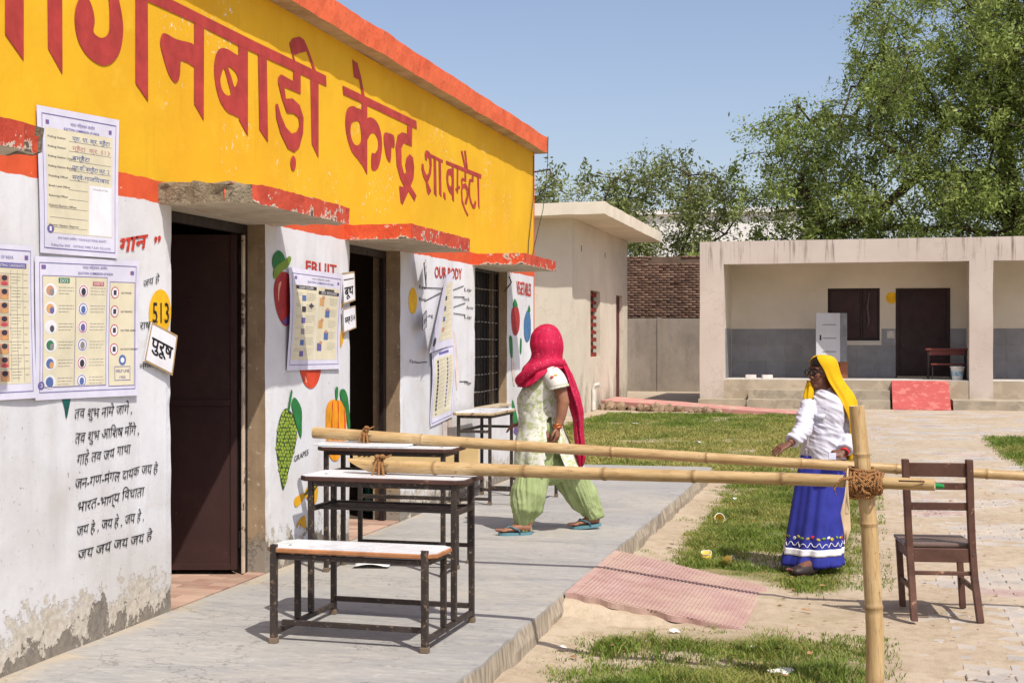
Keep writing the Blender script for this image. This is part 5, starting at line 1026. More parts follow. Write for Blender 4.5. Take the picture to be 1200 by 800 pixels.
# ------------------------------------------------------------------ posters and cards on the school wall
PINK = {k: plain('print_'+k, lin(*c), .6, .08, 8, .03, 60) for k, c in dict(cream=(228, 220, 190), lilac=(224, 222, 238), violet=(112, 104, 164), ink=(84, 82, 94), grey=(146, 142, 142), green=(60, 128, 88), red=(198, 84, 96), blue=(92, 116, 172), skin=(206, 150, 120), orange=(218, 168, 110), dark=(62, 58, 70), pinkink=(206, 150, 150), white=(238, 238, 242)).items()}
class Sheet:
    """a sheet of paper hung on the wall: four photo pixels give its corners on the wall, bend() its curl"""
    def __init__(s, name, label, q, cat='poster', bend=None, off=.009, group='printed posters on the school wall', base='lilac', thick=.0012):
        s.P = [wp(u, v, off) for u, v in q]; s.bend = bend or (lambda a, c: .006*math.sin(a*5+c*3)*c+.004); s.e = thing(name, label, cat, (0, 0, 0), 0, group); s.pr = {}; N = 14
        b = B(); g = [s.at(i/N, j/N, 0) for j in range(N+1) for i in range(N+1)]; b.add(g+[p-Vector((thick, 0, 0)) for p in g], [(j*(N+1)+i, j*(N+1)+i+1, (j+1)*(N+1)+i+1, (j+1)*(N+1)+i) for j in range(N) for i in range(N)]+[((N+1)**2+j*(N+1)+i, (N+1)**2+(j+1)*(N+1)+i, (N+1)**2+(j+1)*(N+1)+i+1, (N+1)**2+j*(N+1)+i+1) for j in range(N) for i in range(N)])
        b.build('sheet', PINK[base], s.e, True)
    def at(s, a, c, h):
        p = s.P[0].lerp(s.P[1], a).lerp(s.P[3].lerp(s.P[2], a), c); return p+Vector((s.bend(a, c)+h, 0, 0))
    def rect(s, key, a0, c0, a1, c1, h=.0008, part='print'):
        b = s.pr.setdefault((key, part), B()); n = max(1, int(abs(a1-a0)*10)); m = max(1, int(abs(c1-c0)*10)); b.add([s.at(a0+(a1-a0)*i/n, c0+(c1-c0)*j/m, h) for j in range(m+1) for i in range(n+1)], [(j*(n+1)+i, j*(n+1)+i+1, (j+1)*(n+1)+i+1, (j+1)*(n+1)+i) for j in range(m) for i in range(n)])
    def disc(s, key, a, c, ra, rc, h=.0012, part='print', n=12):
        b = s.pr.setdefault((key, part), B()); b.add([s.at(a+ra*math.cos(k*2*math.pi/n), c+rc*math.sin(k*2*math.pi/n), h) for k in range(n)], [tuple(range(n))])
    def frame(s, key, a0, c0, a1, c1, w, h=.0012):
        wa = w*.8; [s.rect(key, *r, h=h) for r in ((a0, c0, a1, c0+w), (a0, c1-w, a1, c1), (a0, c0+w, a0+wa, c1-w), (a1-wa, c0+w, a1, c1-w))]
    def text(s, key, body, a0, c, a1, hc, h=.0016, bold=0.):
        vs, fs, w = text2d(body, bold); b = s.pr.setdefault((key, 'lettering'), B()); b.add([s.at(a0+(a1-a0)*x/w, c-y*hc/.7, h) for x, y in vs], fs)
    def lines(s, key, a0, a1, c0, n, dc, th=.004, seed=0):
        rng = random.Random(seed)
        for k in range(n):
            x = a0; end = a1-(a1-a0)*(.4*rng.random() if k == n-1 else .03)
            while x < end: w = (a1-a0)*rng.uniform(.1, .25); s.rect(key, x, c0+k*dc, min(x+w, end), c0+k*dc+th, h=.0014, part='text_lines'); x += w+(a1-a0)*.05
    def done(s):
        for (key, part), b in s.pr.items(): stuff(b.build(part, PINK[key], s.e))
def emblem(s, a, c):
    for k, key in ((0, 'red'), (.006, 'violet')): s.rect(key, a-.018+k, c-.012, a+.008+k*2, c+.016, h=.0013+k*.02)
# 1 polling station form, high on the wall
s = Sheet('poster', 'filled in yellow form poster pinned highest, across the orange stripe', [(40, 123), (137, 141), (134, 303), (44, 296)]); s.frame('violet', .05, .045, .96, .965, .006); s.rect('cream', .09, .14, .92, .855); emblem(s, .11, .1); emblem(s, .88, .1)
s.text('violet', 'भारत निर्वाचन आयोग', .38, .105, .68, .022); s.text('violet', 'ELECTION COMMISSION OF INDIA', .3, .14, .74, .018, bold=.01); s.rect('white', .62, .5, .91, .85, .0012)
for k, (lb, hw_, key) in enumerate((('Polling Station', 'प्रा. पा. क्र. म्हैटा', 'blue'), ('Polling Station', 'म्हैटा  क्र. 513', 'pinkink'), ('Polling Station Locality', 'बम्हैटा', 'blue'), ('Polling Station Building', 'प्रा.वि. बम्हैटा क्र. 2', 'blue'), ('Presiding Officer', 'सर्वे-गाजियाबाद', 'blue'), ('Booth Level Officer', '', 'blue'), ('Returning Officer', '', 'blue'), ('District Election Officer', '', 'blue'), ('', '', 'blue'), ('General / Election Observer', '', 'blue'))):
    c = .205+k*.067; w_ = .9 if k < 4 else .6; s.rect('grey', .36 if lb and k < 7 else .12, c+.006, w_, c+.009, .0014)
    if lb: s.text('ink', lb, .11, c, .11+.014*len(lb), .014, bold=.01)
    if hw_: s.text(key, hw_, .4, c-.002, .4+.032*min(len(hw_), 15), .03, bold=.004)
s.text('ink', 'Polling Booth Map', .67, .53, .86, .012); s.disc('violet', .13, .83, .045, .03); s.text('white', '1', .115, .845, .14, .032, .0022); s.text('violet', 'अपना मतदान अधिकार / YOUR ELECTORAL RIGHTS', .22, .895, .84, .016); s.text('violet', 'Polling Day 2024    VOTING TIME 7 A.M. TO 6 P.M.', .14, .945, .9, .016); s.done()
# 2 do's and don'ts
s = Sheet('poster', 'lilac bordered do and don\'t picture poster in the middle of the cluster', [(38, 300), (161, 306), (158, 463), (38, 469)]); s.frame('violet', .035, .04, .965, .95, .005); s.rect('cream', .06, .13, .665, .915); s.rect('cream', .69, .16, .955, .925); s.frame('violet', .06, .13, .665, .915, .005, .0013); s.frame('violet', .69, .16, .955, .925, .005, .0013); s.rect('violet', .355, .14, .36, .905, .0013)
emblem(s, .07, .07); emblem(s, .92, .09); s.text('violet', 'भारत निर्वाचन आयोग', .42, .075, .66, .02); s.text('violet', 'ELECTION COMMISSION OF INDIA', .38, .115, .72, .017, bold=.01); s.rect('green', .2, .145, .3, .18, .0016); s.text('white', "DO'S", .215, .175, .285, .022, .0022, .01); s.rect('red', .52, .165, .63, .195, .0016); s.text('white', "DON'TS", .53, .19, .62, .02, .0022, .01)
cols = [('skin', 'grey'), ('orange', 'violet'), ('white', 'ink'), ('green', 'grey'), ('blue', 'orange'), ('blue', 'blue')]
for k in range(6):
    c = .235+k*.128; a, b2 = cols[k]; s.disc('white', .13, c, .055, .05); s.disc(a, .125, c, .035, .035, .0018); s.disc(b2, .14, c+.012, .02, .024, .0022); s.lines('grey', .2, .345, c-.025, 3, .022, seed=k)
    s.disc('white', .43, c, .05, .05, .0012); s.disc('red' if k % 2 == 0 else 'violet', .43, c, .043, .043, .0015); s.disc('white', .43, c, .036, .036, .0018); s.disc(('dark', 'blue', 'violet', 'grey', 'dark', 'blue')[k], .43, c+.004, .022, .028, .0021); s.lines('grey', .5, .65, c-.025, 3, .022, seed=k+9)
for k, tx in enumerate(('NO PHONE', 'NO WEAPON', 'NO FIRE ARMS', 'NO PHOTOGRAPHY')):
    c = .24+k*.138; s.disc('red', .745, c, .042, .045); s.disc('white', .745, c, .034, .037, .0015); s.rect('dark', .73, c-.018, .76, c+.018, .0018); s.text('ink', tx, .81, c+.008, .81+.013*len(tx), .014, bold=.01)
s.disc('blue', .83, .735, .038, .04); s.disc('white', .83, .735, .02, .02, .0016); s.frame('violet', .75, .78, .91, .885, .005, .0014); s.text('violet', 'HELP LINE', .765, .825, .9, .022, bold=.01); s.text('violet', '1950', .8, .87, .86, .02, bold=.01); s.disc('violet', .05, .9, .03, .03); s.text('white', '3', .042, .913, .06, .028, .0022); s.done()
# 3 candidate list at the picture edge
s = Sheet('poster', 'candidate list poster with small portraits, cut by the left picture edge', [(-82, 280), (36, 289), (38, 466), (-82, 474)]); s.frame('violet', .03, .03, .97, .955, .005); s.rect('cream', .06, .12, .945, .9); emblem(s, .92, .075); s.rect('violet', .4, .115, .92, .15, .0014); s.text('white', 'LIST OF CONTESTING CANDIDATES', .44, .142, .9, .018, .0022); s.text('violet', 'ELECTION COMMISSION OF INDIA', .3, .09, .78, .02)
for k in range(8):
    c = .185+k*.088; s.rect('grey', .07, c, .94, c+.003, .0013); s.rect('skin', .64, c+.012, .73, c+.08, .0016); s.disc('dark', .685, c+.03, .03, .018, .002); s.disc('orange' if k % 3 else 'red', .685, c+.066, .035, .014, .0021); s.lines('grey', .1, .58, c+.02, 3, .022, seed=k); s.lines('grey', .76, .86, c+.02, 3, .02, seed=k+30); s.lines('grey', .89, .93, c+.04, 1, .02, seed=k+60)
for a in (.6, .75, .82, .88): s.rect('grey', a, .16, a+.003, .89, .0014)
s.done()
# 4 voter instruction poster on the pier between the doors
s = Sheet('poster', 'voting steps poster on the pier between the two doorways', [(335, 313), (397, 322), (396, 432), (334, 434)], bend=lambda a, c: .012+.02*a*(1-a)+.012*math.sin(c*4+a*2)); s.frame('violet', .04, .05, .96, .95, .006); s.rect('cream', .07, .16, .93, .9); s.text('violet', 'ELECTION COMMISSION OF INDIA', .3, .13, .8, .018, bold=.01); s.text('grey', 'भारत निर्वाचन आयोग', .38, .095, .72, .018); emblem(s, .1, .09); emblem(s, .9, .1); s.rect('dark', .1, .165, .46, .2, .0014); s.text('white', 'मतदान प्रक्रिया', .15, .195, .4, .022, .002); s.rect('dark', .5, .2, .93, .235, .0014); s.rect('dark', .62, .175, .82, .196, .0014); s.text('white', 'वोटर हेल्पलाइन', .55, .228, .88, .022, .002); s.rect('white', .475, .16, .485, .9, .0014)
for k in range(6): c = .24+k*.11; s.lines('grey', .1, .22, c, 2, .018, seed=k); s.lines('grey', .28, .45, c, 4, .02, seed=k+5); s.rect(('blue', 'dark', 'violet', 'grey', 'blue', 'violet')[k], .2, c+.02, .27, c+.075, .0016)
for k in range(5): c = .27+k*.115; s.rect(('orange', 'blue', 'orange', 'blue', 'violet')[k], .53+.08*(k % 2)*1.6, c, .62+.08*(k % 2)*1.6, c+.08, .0016); s.disc('skin', .6+.1*(k % 2), c-.004, .03, .018, .002); s.lines('grey', .74, .91, c, 4, .02, seed=k+20)
s.disc('dark', .37, .36, .05, .03, n=4); s.done()
# 5 and 6 on the next pier: a curled poster over a long list
def curl(a, c): return .012+.16*max(0, (.62-a)-c*.25)**1.3+.01*math.sin(c*7)
s = Sheet('poster', 'torn poster curling off the wall beside the grilled window', [(515, 325), (528, 318), (529, 404), (487, 414)], bend=lambda a, c: .012+.10*(1-a)**2*(.35+.65*c)); s.rect('cream', .45, .12, .95, .9)
for k in range(9): s.lines('grey', .52, .92, .16+k*.08, 2, .03, seed=k)
for k in range(4): s.rect(('dark', 'violet', 'blue', 'skin')[k], .5, .3+k*.14, .62, .36+k*.14, .0016)
s.disc('dark', .2, .88, .09, .06); s.done()
s = Sheet('poster', 'long narrow list poster under the curled one', [(503, 410), (530, 402), (529, 488), (503, 500)], bend=lambda a, c: .01+.012*math.sin(c*5)+.03*max(0, c-.85)); s.frame('violet', .05, .03, .95, .97, .008); s.rect('cream', .1, .13, .9, .9); s.rect('violet', .3, .06, .72, .095, .0014)
for k in range(14): c = .16+k*.052; s.rect('dark', .2, c, .27, c+.04, .0016); s.rect('violet', .62, c, .68, c+.036, .0016); s.lines('grey', .32, .55, c, 2, .018, seed=k); s.lines('grey', .72, .86, c, 2, .018, seed=k+40)
s.done()
# name cards with brown backing
def card(label, q, lines_, off=.016, base='white', tilt=None):
    s = Sheet('wall_card', label, q, 'card', tilt or (lambda a, c: .004+.006*a), off, 'hand written cards by the doorways', base, .006); s.frame('edge', .0, .0, 1, 1, .05, .001)
    for body, a0, c, a1, h in lines_: s.text('marker', body, a0, c, a1, h, bold=.02)
    s.done()
PINK['marker'] = plain('marker_black', lin(24, 22, 26), .6); PINK['edge'] = plain('card_edge', lin(176, 146, 104), .8, .2, 8)
card('white card with black Hindi word tilted under the number disc', [(174, 377), (203, 393), (197, 440), (165, 423)], [('पुरूष', .1, .62, .9, .3)])
card('upper small white card beside the voting steps poster', [(397, 320), (411, 318), (412, 352), (399, 357)], [('बूथ', .12, .75, .85, .3), ('—', .1, .3, .9, .2)], .02); card('lower small white card beside the voting steps poster', [(398, 362), (412, 358), (413, 384), (399, 390)], [('कक्ष 514', .12, .62, .9, .25)], .02)
card('upper small white card at the second doorway\'s far side', [(482, 309), (494, 303), (495, 331), (485, 339)], [('महिला', .12, .75, .9, .25), ('—', .1, .4, .9, .3)], .03, tilt=lambda a, c: .01+.07*(1-a)); card('lower small white card at the second doorway\'s far side', [(482, 370), (495, 363), (495, 383), (482, 388)], [('514', .2, .65, .85, .3)], .03, tilt=lambda a, c: .01+.06*(1-a))
b = B(); paint(b, [[(483.5+5*math.cos(a), 352.5+15.5*math.sin(a)-.5*math.cos(a)) for a in [i*math.pi/8 for i in range(16)]]], h=.003); b.build('number_disc', paintmat('disc_yellow', lin(246, 190, 30)), school)
# ------------------------------------------------------------------ people: continuous bodies, clothes as children
WS = bpy.data.scenes.new('workbench')
def baked(b, name, mat, parent, voxel, smooth=6, fold=None, smf=.5):
    """fuse overlapping solids into one continuous skin, relax it, then push folds into it"""
    me = b.mesh(name, mat, True); bm = bmesh.new(); bm.from_mesh(me); bmesh.ops.recalc_face_normals(bm, faces=bm.faces[:]); bm.to_mesh(me); bm.free()
    o = bpy.data.objects.new('tmp_body', me); WS.collection.objects.link(o); m = o.modifiers.new('r', 'REMESH'); m.mode = 'VOXEL'; m.voxel_size = voxel; m.use_smooth_shade = True
    if smooth: s = o.modifiers.new('s', 'SMOOTH'); s.iterations = smooth; s.factor = smf
    vl = WS.view_layers[0]; vl.update(); dg = vl.depsgraph; me2 = bpy.data.meshes.new_from_object(o.evaluated_get(dg)); bpy.data.objects.remove(o)
    if fold:
        nv = len(me2.vertices); co = np.empty(nv*3, np.float32); no = np.empty(nv*3, np.float32); me2.vertices.foreach_get('co', co); me2.vertices.foreach_get('normal', no)
        q = [fold(Vector(a), Vector(n_)) for a, n_ in zip(co.reshape(-1, 3), no.reshape(-1, 3))]; me2.vertices.foreach_set('co', [x for p in q for x in p]); me2.update()
    me2.polygons.foreach_set('use_smooth', [True]*len(me2.polygons)); me2.name = name
    if not me2.materials: me2.materials.append(mat if not isinstance(mat, list) else mat[0])
    return link(name, me2, parent)
def ridge(p, s): return 1-abs(noise.noise(Vector((p[0]*s[0], p[1]*s[1], p[2]*s[2]))))*2
def ering(c, rx, ry, n=28, ang=0., fn=None):
    c = Vector(c); R_ = []
    for j in range(n):
        a = 2*math.pi*j/n; k = fn(a) if fn else 1.; x, y = math.cos(a)*rx*k, math.sin(a)*ry*k; R_.append(c+Vector((x*math.cos(ang)-y*math.sin(ang), x*math.sin(ang)+y*math.cos(ang), 0)))
    return R_
def shell(b, R_, drop=None):
    n = len(R_[0]); vs = [p for r in R_ for p in r]; b.add(vs, [(i*n+j, i*n+(j+1) % n, (i+1)*n+(j+1) % n, (i+1)*n+j) for i in range(len(R_)-1) for j in range(n) if not (drop and drop(i, j))])
def solid(o, t, sub=1):
    if sub: s = o.modifiers.new('sub', 'SUBSURF'); s.levels = s.render_levels = sub
    m = o.modifiers.new('thick', 'SOLIDIFY'); m.thickness = t; m.offset = 0; o.data.polygons.foreach_set('use_smooth', [True]*len(o.data.polygons)); return o
def hand(b, w, d, nrm, L=.17, curl=.5, spread=.12, thumb=1):
    """palm and five bent fingers of unequal length; d points along the hand, nrm out of the palm's back"""
    w, d, nrm = Vector(w), Vector(d).normalized(), Vector(nrm).normalized(); s = d.cross(nrm).normalized(); nrm = s.cross(d).normalized(); P = L*.5
    b.tube([w, w+d*P*.35, w+d*P*.75, w+d*P], [(.022, .017), (.034, .015), (.038, .014), (.034, .012)], 10, up=nrm)
    for k, (o_, l_) in enumerate(((-.028, .82), (-.010, .98), (.009, .92), (.026, .72))):
        p = w+d*P*.92+s*o_; dd = (d+s*(o_*spread*25)).normalized(); F = L*.5*l_; pts = [p-dd*.01]; a = 0.
        for seg in (.42, .32, .26): a += curl*.75; pts.append(pts[-1]+(dd*math.cos(a)-nrm*math.sin(a))*F*seg)
        b.tube(pts, (.0088, .0084, .0076, .006), 8)
    p = w+d*P*.3+s*(-.026)*thumb; t1 = (d*.6-s*.75*thumb-nrm*.25).normalized(); b.tube([p, p+t1*.03, p+t1*.03+(d*.8-s*.35*thumb-nrm*.3).normalized()*.03, p+t1*.03+(d*.95-nrm*.4).normalized()*.054], (.012, .0105, .0092, .007), 8)
def skinmat(name, c):
    t = NT(name); v = t.obj(); n = t.noise(v, 12, 5); m = t.noise(v, 160, 3); col = t.hsv(lin(*c), t.mr(n, .35, .65, .88, 1.12)); t.done(col, .5, t.bump(m, .12, .002)); t.b.inputs['Subsurface Weight'].default_value = .08; t.b.inputs['Subsurface Radius'].default_value = (.012, .005, .003); return t.m
SKIN1 = skinmat('skin_one', (150, 104, 80)); SKIN2 = skinmat('skin_two', (112, 74, 58)); NAIL = plain('nail', lin(196, 150, 130), .35); HAIR = plain('hair_dark', lin(28, 22, 20), .5, .3, 20)
GOLD = plain('bangle_gold', lin(196, 142, 66), .3, .2, 9, Metallic=.7)

# ---------------- woman in pink veil, walking towards the wall. Local frame: x to the picture's right, y away, z up
k1 = 10.35/FPX
def l1(u, v, y=0.): return Vector(((u-648)*k1, y, (623.3-v)*k1))
A1 = Vector((-SN*10.35+CS*(48*k1), CS*10.35+SN*(48*k1), .15))
w1 = thing('person', 'woman in pink veil and pale green tunic striding along the platform', 'person', A1, YAW)
b = B()
b.ball(l1(641, 404), (.088, .078, .112), 14, 10); b.ball(l1(636, 411), (.065, .06, .08), 12, 8); b.ball(l1(625, 409), (.02, .014, .02), 8, 6)
b.tube([l1(643, 418), l1(644, 438)], (.052, .06), 12); b.rings([ering(l1(u, v), rx, ry) for u, v, rx, ry in ((644, 431, .05, .06), (643, 438, .085, .16), (640, 448, .11, .175), (634, 468, .135, .15), (634, 490, .125, .13), (636, 510, .14, .16), (640, 528, .12, .15))])
b.tube([l1(642, 440, -.15), l1(655, 452, -.2), l1(659, 470, -.215), l1(656, 487, -.225), l1(652, 499, -.235)], (.055, .05, .046, .036, .027), 12); hand(b, l1(652, 497, -.235), (.02, -.06, -1), (1, -.5, 0), .165, .42, .1, -1)
b.tube([l1(642, 440, .15), l1(632, 465, .2), l1(622, 485, .16), l1(610, 497, .12)], (.052, .046, .036, .027), 12); hand(b, l1(610, 497, .12), (-1, -.2, -.3), (0, .3, 1), .16, .4)
b.tube([l1(637, 525, -.07), l1(622, 565, -.1), l1(614, 600, -.1), l1(614, 614, -.1)], (.085, .06, .045, .036), 12); b.tube([l1(645, 525, .08), l1(673, 565, .15), l1(692, 594, .2), l1(698, 608, .2)], (.085, .06, .045, .036), 12)
def foot(b, heel, toe, w=.042):
    heel, toe = Vector(heel), Vector(toe); d = toe-heel; s = Vector((-d.y, d.x, 0)).normalized(); up = Vector((0, 0, 1))
    b.tube([heel-d*.04+up*.03, heel+d*.2+up*.035, heel+d*.5+up*.03, heel+d*.78+up*.02, heel+d*.92+up*.016], [(.03, .03), (.034, .036), (.036, .03), (w, .018), (w*.8, .013)], 10, up=up)
    for k, (o_, l_) in enumerate(((-.032, .13), (-.014, .11), (.002, .1), (.017, .085), (.031, .065))): q = heel+d*.86+s*o_; b.tube([q+up*.014, q+d.normalized()*l_*.5+up*.015, q+d.normalized()*l_*.55+up*.011], (.0115 if k == 0 else .0085,)*3, 7)
f1h, f1t = l1(620, 621, -.13)+Vector((0, 0, .0)), l1(588, 621, -.17); f1h.z = f1t.z = .022
f2h, f2t = l1(703, 612, .2), l1(674, 619, .17); f2h.z = .042; f2t.z = .024
b.tube([l1(614, 610, -.1), f1h+Vector((.0, 0, .06)), f1h+Vector((-.02, 0, .035))], (.036, .034, .032), 10); foot(b, f1h, f1t); b.tube([l1(698, 603, .2), f2h+Vector((0, 0, .05)), f2h+Vector((-.02, 0, .035))], (.036, .034, .032), 10); foot(b, f2h, f2t)
baked(b, 'body', SKIN1, w1, .0042, 4)
# sandals
SOLE = plain('sandal_teal', lin(96, 140, 150), .7, .1); STRAP = plain('strap_teal', lin(56, 112, 126), .6, .1)
def sandal(h, t_, par):
    e = link('sandal', None, par); h, t_ = Vector(h), Vector(t_); d = (t_-h); L_ = d.length; x = d.normalized(); s = Vector((-x.y, x.x, 0)).normalized(); n = x.cross(s) if x.cross(s).z > 0 else -x.cross(s); b = B(); out = []
    for k in range(20): a = 2*math.pi*k/20; out.append((math.cos(a)*(L_*.62), math.sin(a)*(.047+.006*math.cos(a))))
    c = h+d*.5-n*.012; b.add([c+x*p+s*q-n*.012 for p, q in out]+[c+x*p+s*q+n*.012 for p, q in out], [tuple(range(20)), tuple(range(20, 40))]+[(i, (i+1) % 20, 20+(i+1) % 20, 20+i) for i in range(20)]); b.build('sole', SOLE, e, fixn=True)
    for sg in (-1, 1): b = B(); b.tube([h+d*.88+n*.02, h+d*.7+s*sg*.028+n*.045, h+d*.42+s*sg*.046+n*.02, h+d*.36+s*sg*.046-n*.005], [(.006, .004), (.011, .005), (.011, .005), (.008, .004)], 8); b.build('strap', STRAP, e, True)
sandal(f1h, f1t, w1); sandal(f2h, f2t, w1)
# salwar
t = NT('salwar_green'); n = t.noise(t.obj(), 9, 4); t.done(t.mix(t.mr(n, .35, .65), lin(168, 182, 130), lin(150, 166, 112)), .8, t.bump(t.noise(t.obj(), 260, 2), .12, .001)); SALW = t.m
b = B(); b.ball(l1(638, 503), (.15, .152, .2), 16, 10)
b.tube([l1(636, 520, -.03), l1(628, 548, -.06), l1(619, 575, -.11), l1(616, 592, -.105), l1(613.5, 603, -.1), l1(613, 612, -.1), l1(612.5, 619.5, -.1)], [(.13, .11), (.14, .115), (.135, .125), (.118, .115), (.072, .075), (.062, .066), (.066, .07)], 20)
b.tube([l1(646, 520, .05), l1(660, 548, .12), l1(675, 570, .17), l1(687, 588, .195), l1(694, 598, .2), l1(697, 605, .2), l1(698.5, 611, .2)], [(.15, .13), (.14, .13), (.125, .125), (.1, .11), (.07, .075), (.06, .065), (.062, .066)], 20); b.ball(l1(644, 548), (.15, .13, .13), 14, 10)
def fold1(p, n):
    z = p.z; left = p.x < .03+.0*z; s_ = max(0., min(1., (.68-z)/.6))               # long folds that run down each leg and gather at the cuff
    ax = (-.09-.13*s_, -.03-.07*s_) if left else (-.0+.32*s_, .05+.15*s_); a = math.atan2(p.y-ax[1], p.x-ax[0]); c, s = math.cos(a), math.sin(a); cuff = sm(.05, .13, z)
    tw = a+(1.6 if left else -2.0)*z; c2, s2 = math.cos(tw), math.sin(tw)
    r = ridge((c2, s2, z), (2.6, 2.6, 2.4))*.55+ridge((c2+3, s2, z), (5.5, 5.5, 4.))*.35+ridge((c+7, s, z), (2., 2., 13.))*.35*sm(.36, .14, z); g = sm(.5, .15, z)
    return p+n*((r*(.018+.014*g)-.012)*cuff+.003*(1-cuff)*math.sin(a*14))
baked(b, 'salwar', SALW, w1, .0075, 4, fold1)
# tunic with side slit
t = NT('tunic_print'); v = t.obj(); a = t.noise(v, 20, 5, .65, .8); d = t.vor(v, 26); e_ = t.noise(v, 55, 4)
c = t.mix(t.mr(a, .47, .57), lin(224, 224, 214), lin(184, 194, 146)); c = t.mix(t.math('MULTIPLY', t.mr(d, .22, .14), t.mr(a, .42, .5)), c, lin(160, 178, 112)); c = t.mix(t.mr(e_, .62, .68, 0, .6), c, lin(190, 184, 160)); t.done(c, .85, t.bump(t.noise(v, 300, 2), .12, .001)); TUN = t.m
b = B()
TR = [(645, 429, .055, .075), (643, 434, .085, .15), (641, 441, .115, .19), (636, 452, .14, .19), (632, 465, .158, .175), (632, 478, .155, .165), (633, 490, .158, .17), (634, 503, .172, .185), (635, 516, .2, .215), (638, 530, .225, .23), (641, 542, .25, .235), (643, 549, .265, .235)]
def tring(u, v, rx, ry, n=72):
    fl = sm(490, 549, v)
    def fn(a): return 1+.035*fl*math.sin(a*9+1.)+.02*fl*math.sin(a*17)+.012*math.sin(a*5+v*.05)
    return ering(l1(u, v), rx, ry, n, 0, fn)
RR = []; TR2 = []
for p, q in zip(TR, TR[1:]):
    for s in range(4): TR2.append(tuple(p[i]+(q[i]-p[i])*s/4 for i in range(4)))
TR2.append(TR[-1]); RR = [tring(*r) for r in TR2]
def creases(p, i, j):
    v = TR2[i][1]; w = math.exp(-((v-478)/16)**2); r = ridge((p.x+p.z*.25, p.y, p.z-p.x*.3), (8, 8, 34)); return .010*w*r+.004*ridge(p, (14, 14, 10))
RR = [[p+Vector((p.x-l1(TR2[i][0], 0).x, p.y, 0)).normalized()*creases(p, i, j) for j, p in enumerate(r)] for i, r in enumerate(RR)]
def slit(i, j):
    u, v = TR2[i][0], TR2[i][1]; p = RR[i][j]
    return v > 484 and p.y < 0 and -.055-.0004*(v-484) < p.x < -.03+.0016*(v-484)
shell(b, RR, slit); o = solid(b.build('tunic', TUN, w1), .004, 1)
b = B(); b.tube([l1(642, 436, -.12), l1(648, 441, -.185), l1(652, 447, -.205), l1(654, 453.5, -.212)], (.07, .078, .076, .074), 20, caps=False); solid(b.build('sleeve', plain('sleeve_white', lin(222, 220, 212), .85, .06, 9), w1), .004, 1)
b = B(); b.tube([l1(653.4, 451.5, -.211), l1(654, 454, -.212)], (.0775, .0765), 24, caps=False); solid(b.build('cuff', TUN, w1), .004, 0)
EMB = plain('embroidery_red', lin(186, 76, 58), .8, .3, 20); EMB2 = plain('embroidery_gold', lin(196, 160, 80), .8, .3, 20)
for k, (u, v, m_) in enumerate(((646, 441, EMB), (650, 439, EMB2), (653, 443, EMB), (648, 445, EMB2), (651, 446, EMB))): b = B(); b.ball(l1(u, v, -.262+.003*(k % 2)), (.016, .004, .013), 8, 5); b.build('embroidery_motif', m_, w1, True)
b = B(); b.tube([l1(642, 438, .13), l1(634, 452, .2), l1(630, 462, .205)], (.07, .075, .07), 18, caps=False); solid(b.build('sleeve', MATS['sleeve_white'], w1), .004, 1)
for k in range(4): b = B(); c_ = l1(652.2, 494.5+k*1.3, -.234); b.tube([c_+Vector((math.cos(a)*.034, math.sin(a)*.034, .004*math.sin(a*2+k))) for a in [q*math.pi/10 for q in range(21)]], .0035, 6, caps=False); b.build('bangle', GOLD if k % 2 == 0 else EMB, w1, True)
# veil: hood, wrap across the chest and tail down the back
t = NT('veil_pink'); v = t.obj(); d = t.vor(v, 34); d2 = t.vor(v, 90); zone = t.mr(t.noise(v, 7, 3), .42, .58)
c = t.mix(t.mr(t.noise(v, 10, 4), .35, .65), lin(214, 30, 80), lin(190, 20, 66)); c = t.mix(t.math('MULTIPLY', t.math('MULTIPLY', t.mr(d, .2, .1), zone), .6), c, lin(240, 176, 196)); c = t.mix(t.math('MULTIPLY', t.math('MULTIPLY', t.mr(d2, .3, .18), zone), .6), c, lin(236, 150, 178)); tr = t.node('ShaderNodeBsdfTranslucent'); t.put(tr.inputs[0], c); mx = t.node('ShaderNodeMixShader'); mx.inputs[0].default_value = .18
t.done(c, .75, t.bump(t.noise(v, 220, 2), .1, .001)); t.l.new(t.b.outputs[0], mx.inputs[1]); t.l.new(tr.outputs[0], mx.inputs[2]); t.l.new(mx.outputs[0], t.n['Material Output'].inputs[0]); VEIL1 = t.m
b = B(); VR = [(641, 379.6, .012, .012), (641, 381, .05, .045), (640.5, 385, .085, .075), (640, 392, .112, .1), (640.5, 402, .124, .112), (641, 412, .127, .118), (640.5, 420, .135, .128), (638.5, 428, .155, .155), (637, 436, .163, .195), (635.5, 444, .172, .215), (634, 453, .17, .22)]
HR = []
for (a, c_) in zip(VR, VR[1:]):
    for s in range(3): HR.append([a[i]+(c_[i]-a[i])*s/3 for i in range(4)])
HR.append(VR[-1]); n = 64; rows = []
for i, (u, v, rx, ry) in enumerate(HR):
    r = []
    for j in range(n):
        a = 2*math.pi*j/n; x, y = math.cos(a), math.sin(a); vv = v
        if v > 428: vv = 428+(v-428)*(.15+.85*sm(.6, -.75, x))          # the hem runs down to a point in front
        k = 1+.05*sm(400, 440, v)*ridge((x*1.2+vv*.03, y*1.2, vv*.055), (1.8, 1.8, 1.))+.02*math.sin(a*7+v*.09)*sm(395, 430, v)
        fx = 1.; k += .05*sm(383, 396, v)*(ridge((x*1.1+vv*.008, y*1.1+vv*.012, vv*.012), (3.4, 3.4, 1.))-.4)+.03*ridge((x+4, y, vv*.02+x*.8), (5.5, 5.5, 1.4))*sm(383, 400, v); dent = 1-.13*sm(405, 418, v)*sm(432, 424, v)
        r.append(l1(u, vv)+Vector((x*rx*k*fx*dent, y*ry*k*dent, 0)))
    rows.append(r)
shell(b, rows); solid(b.build('veil', VEIL1, w1), .004, 1)
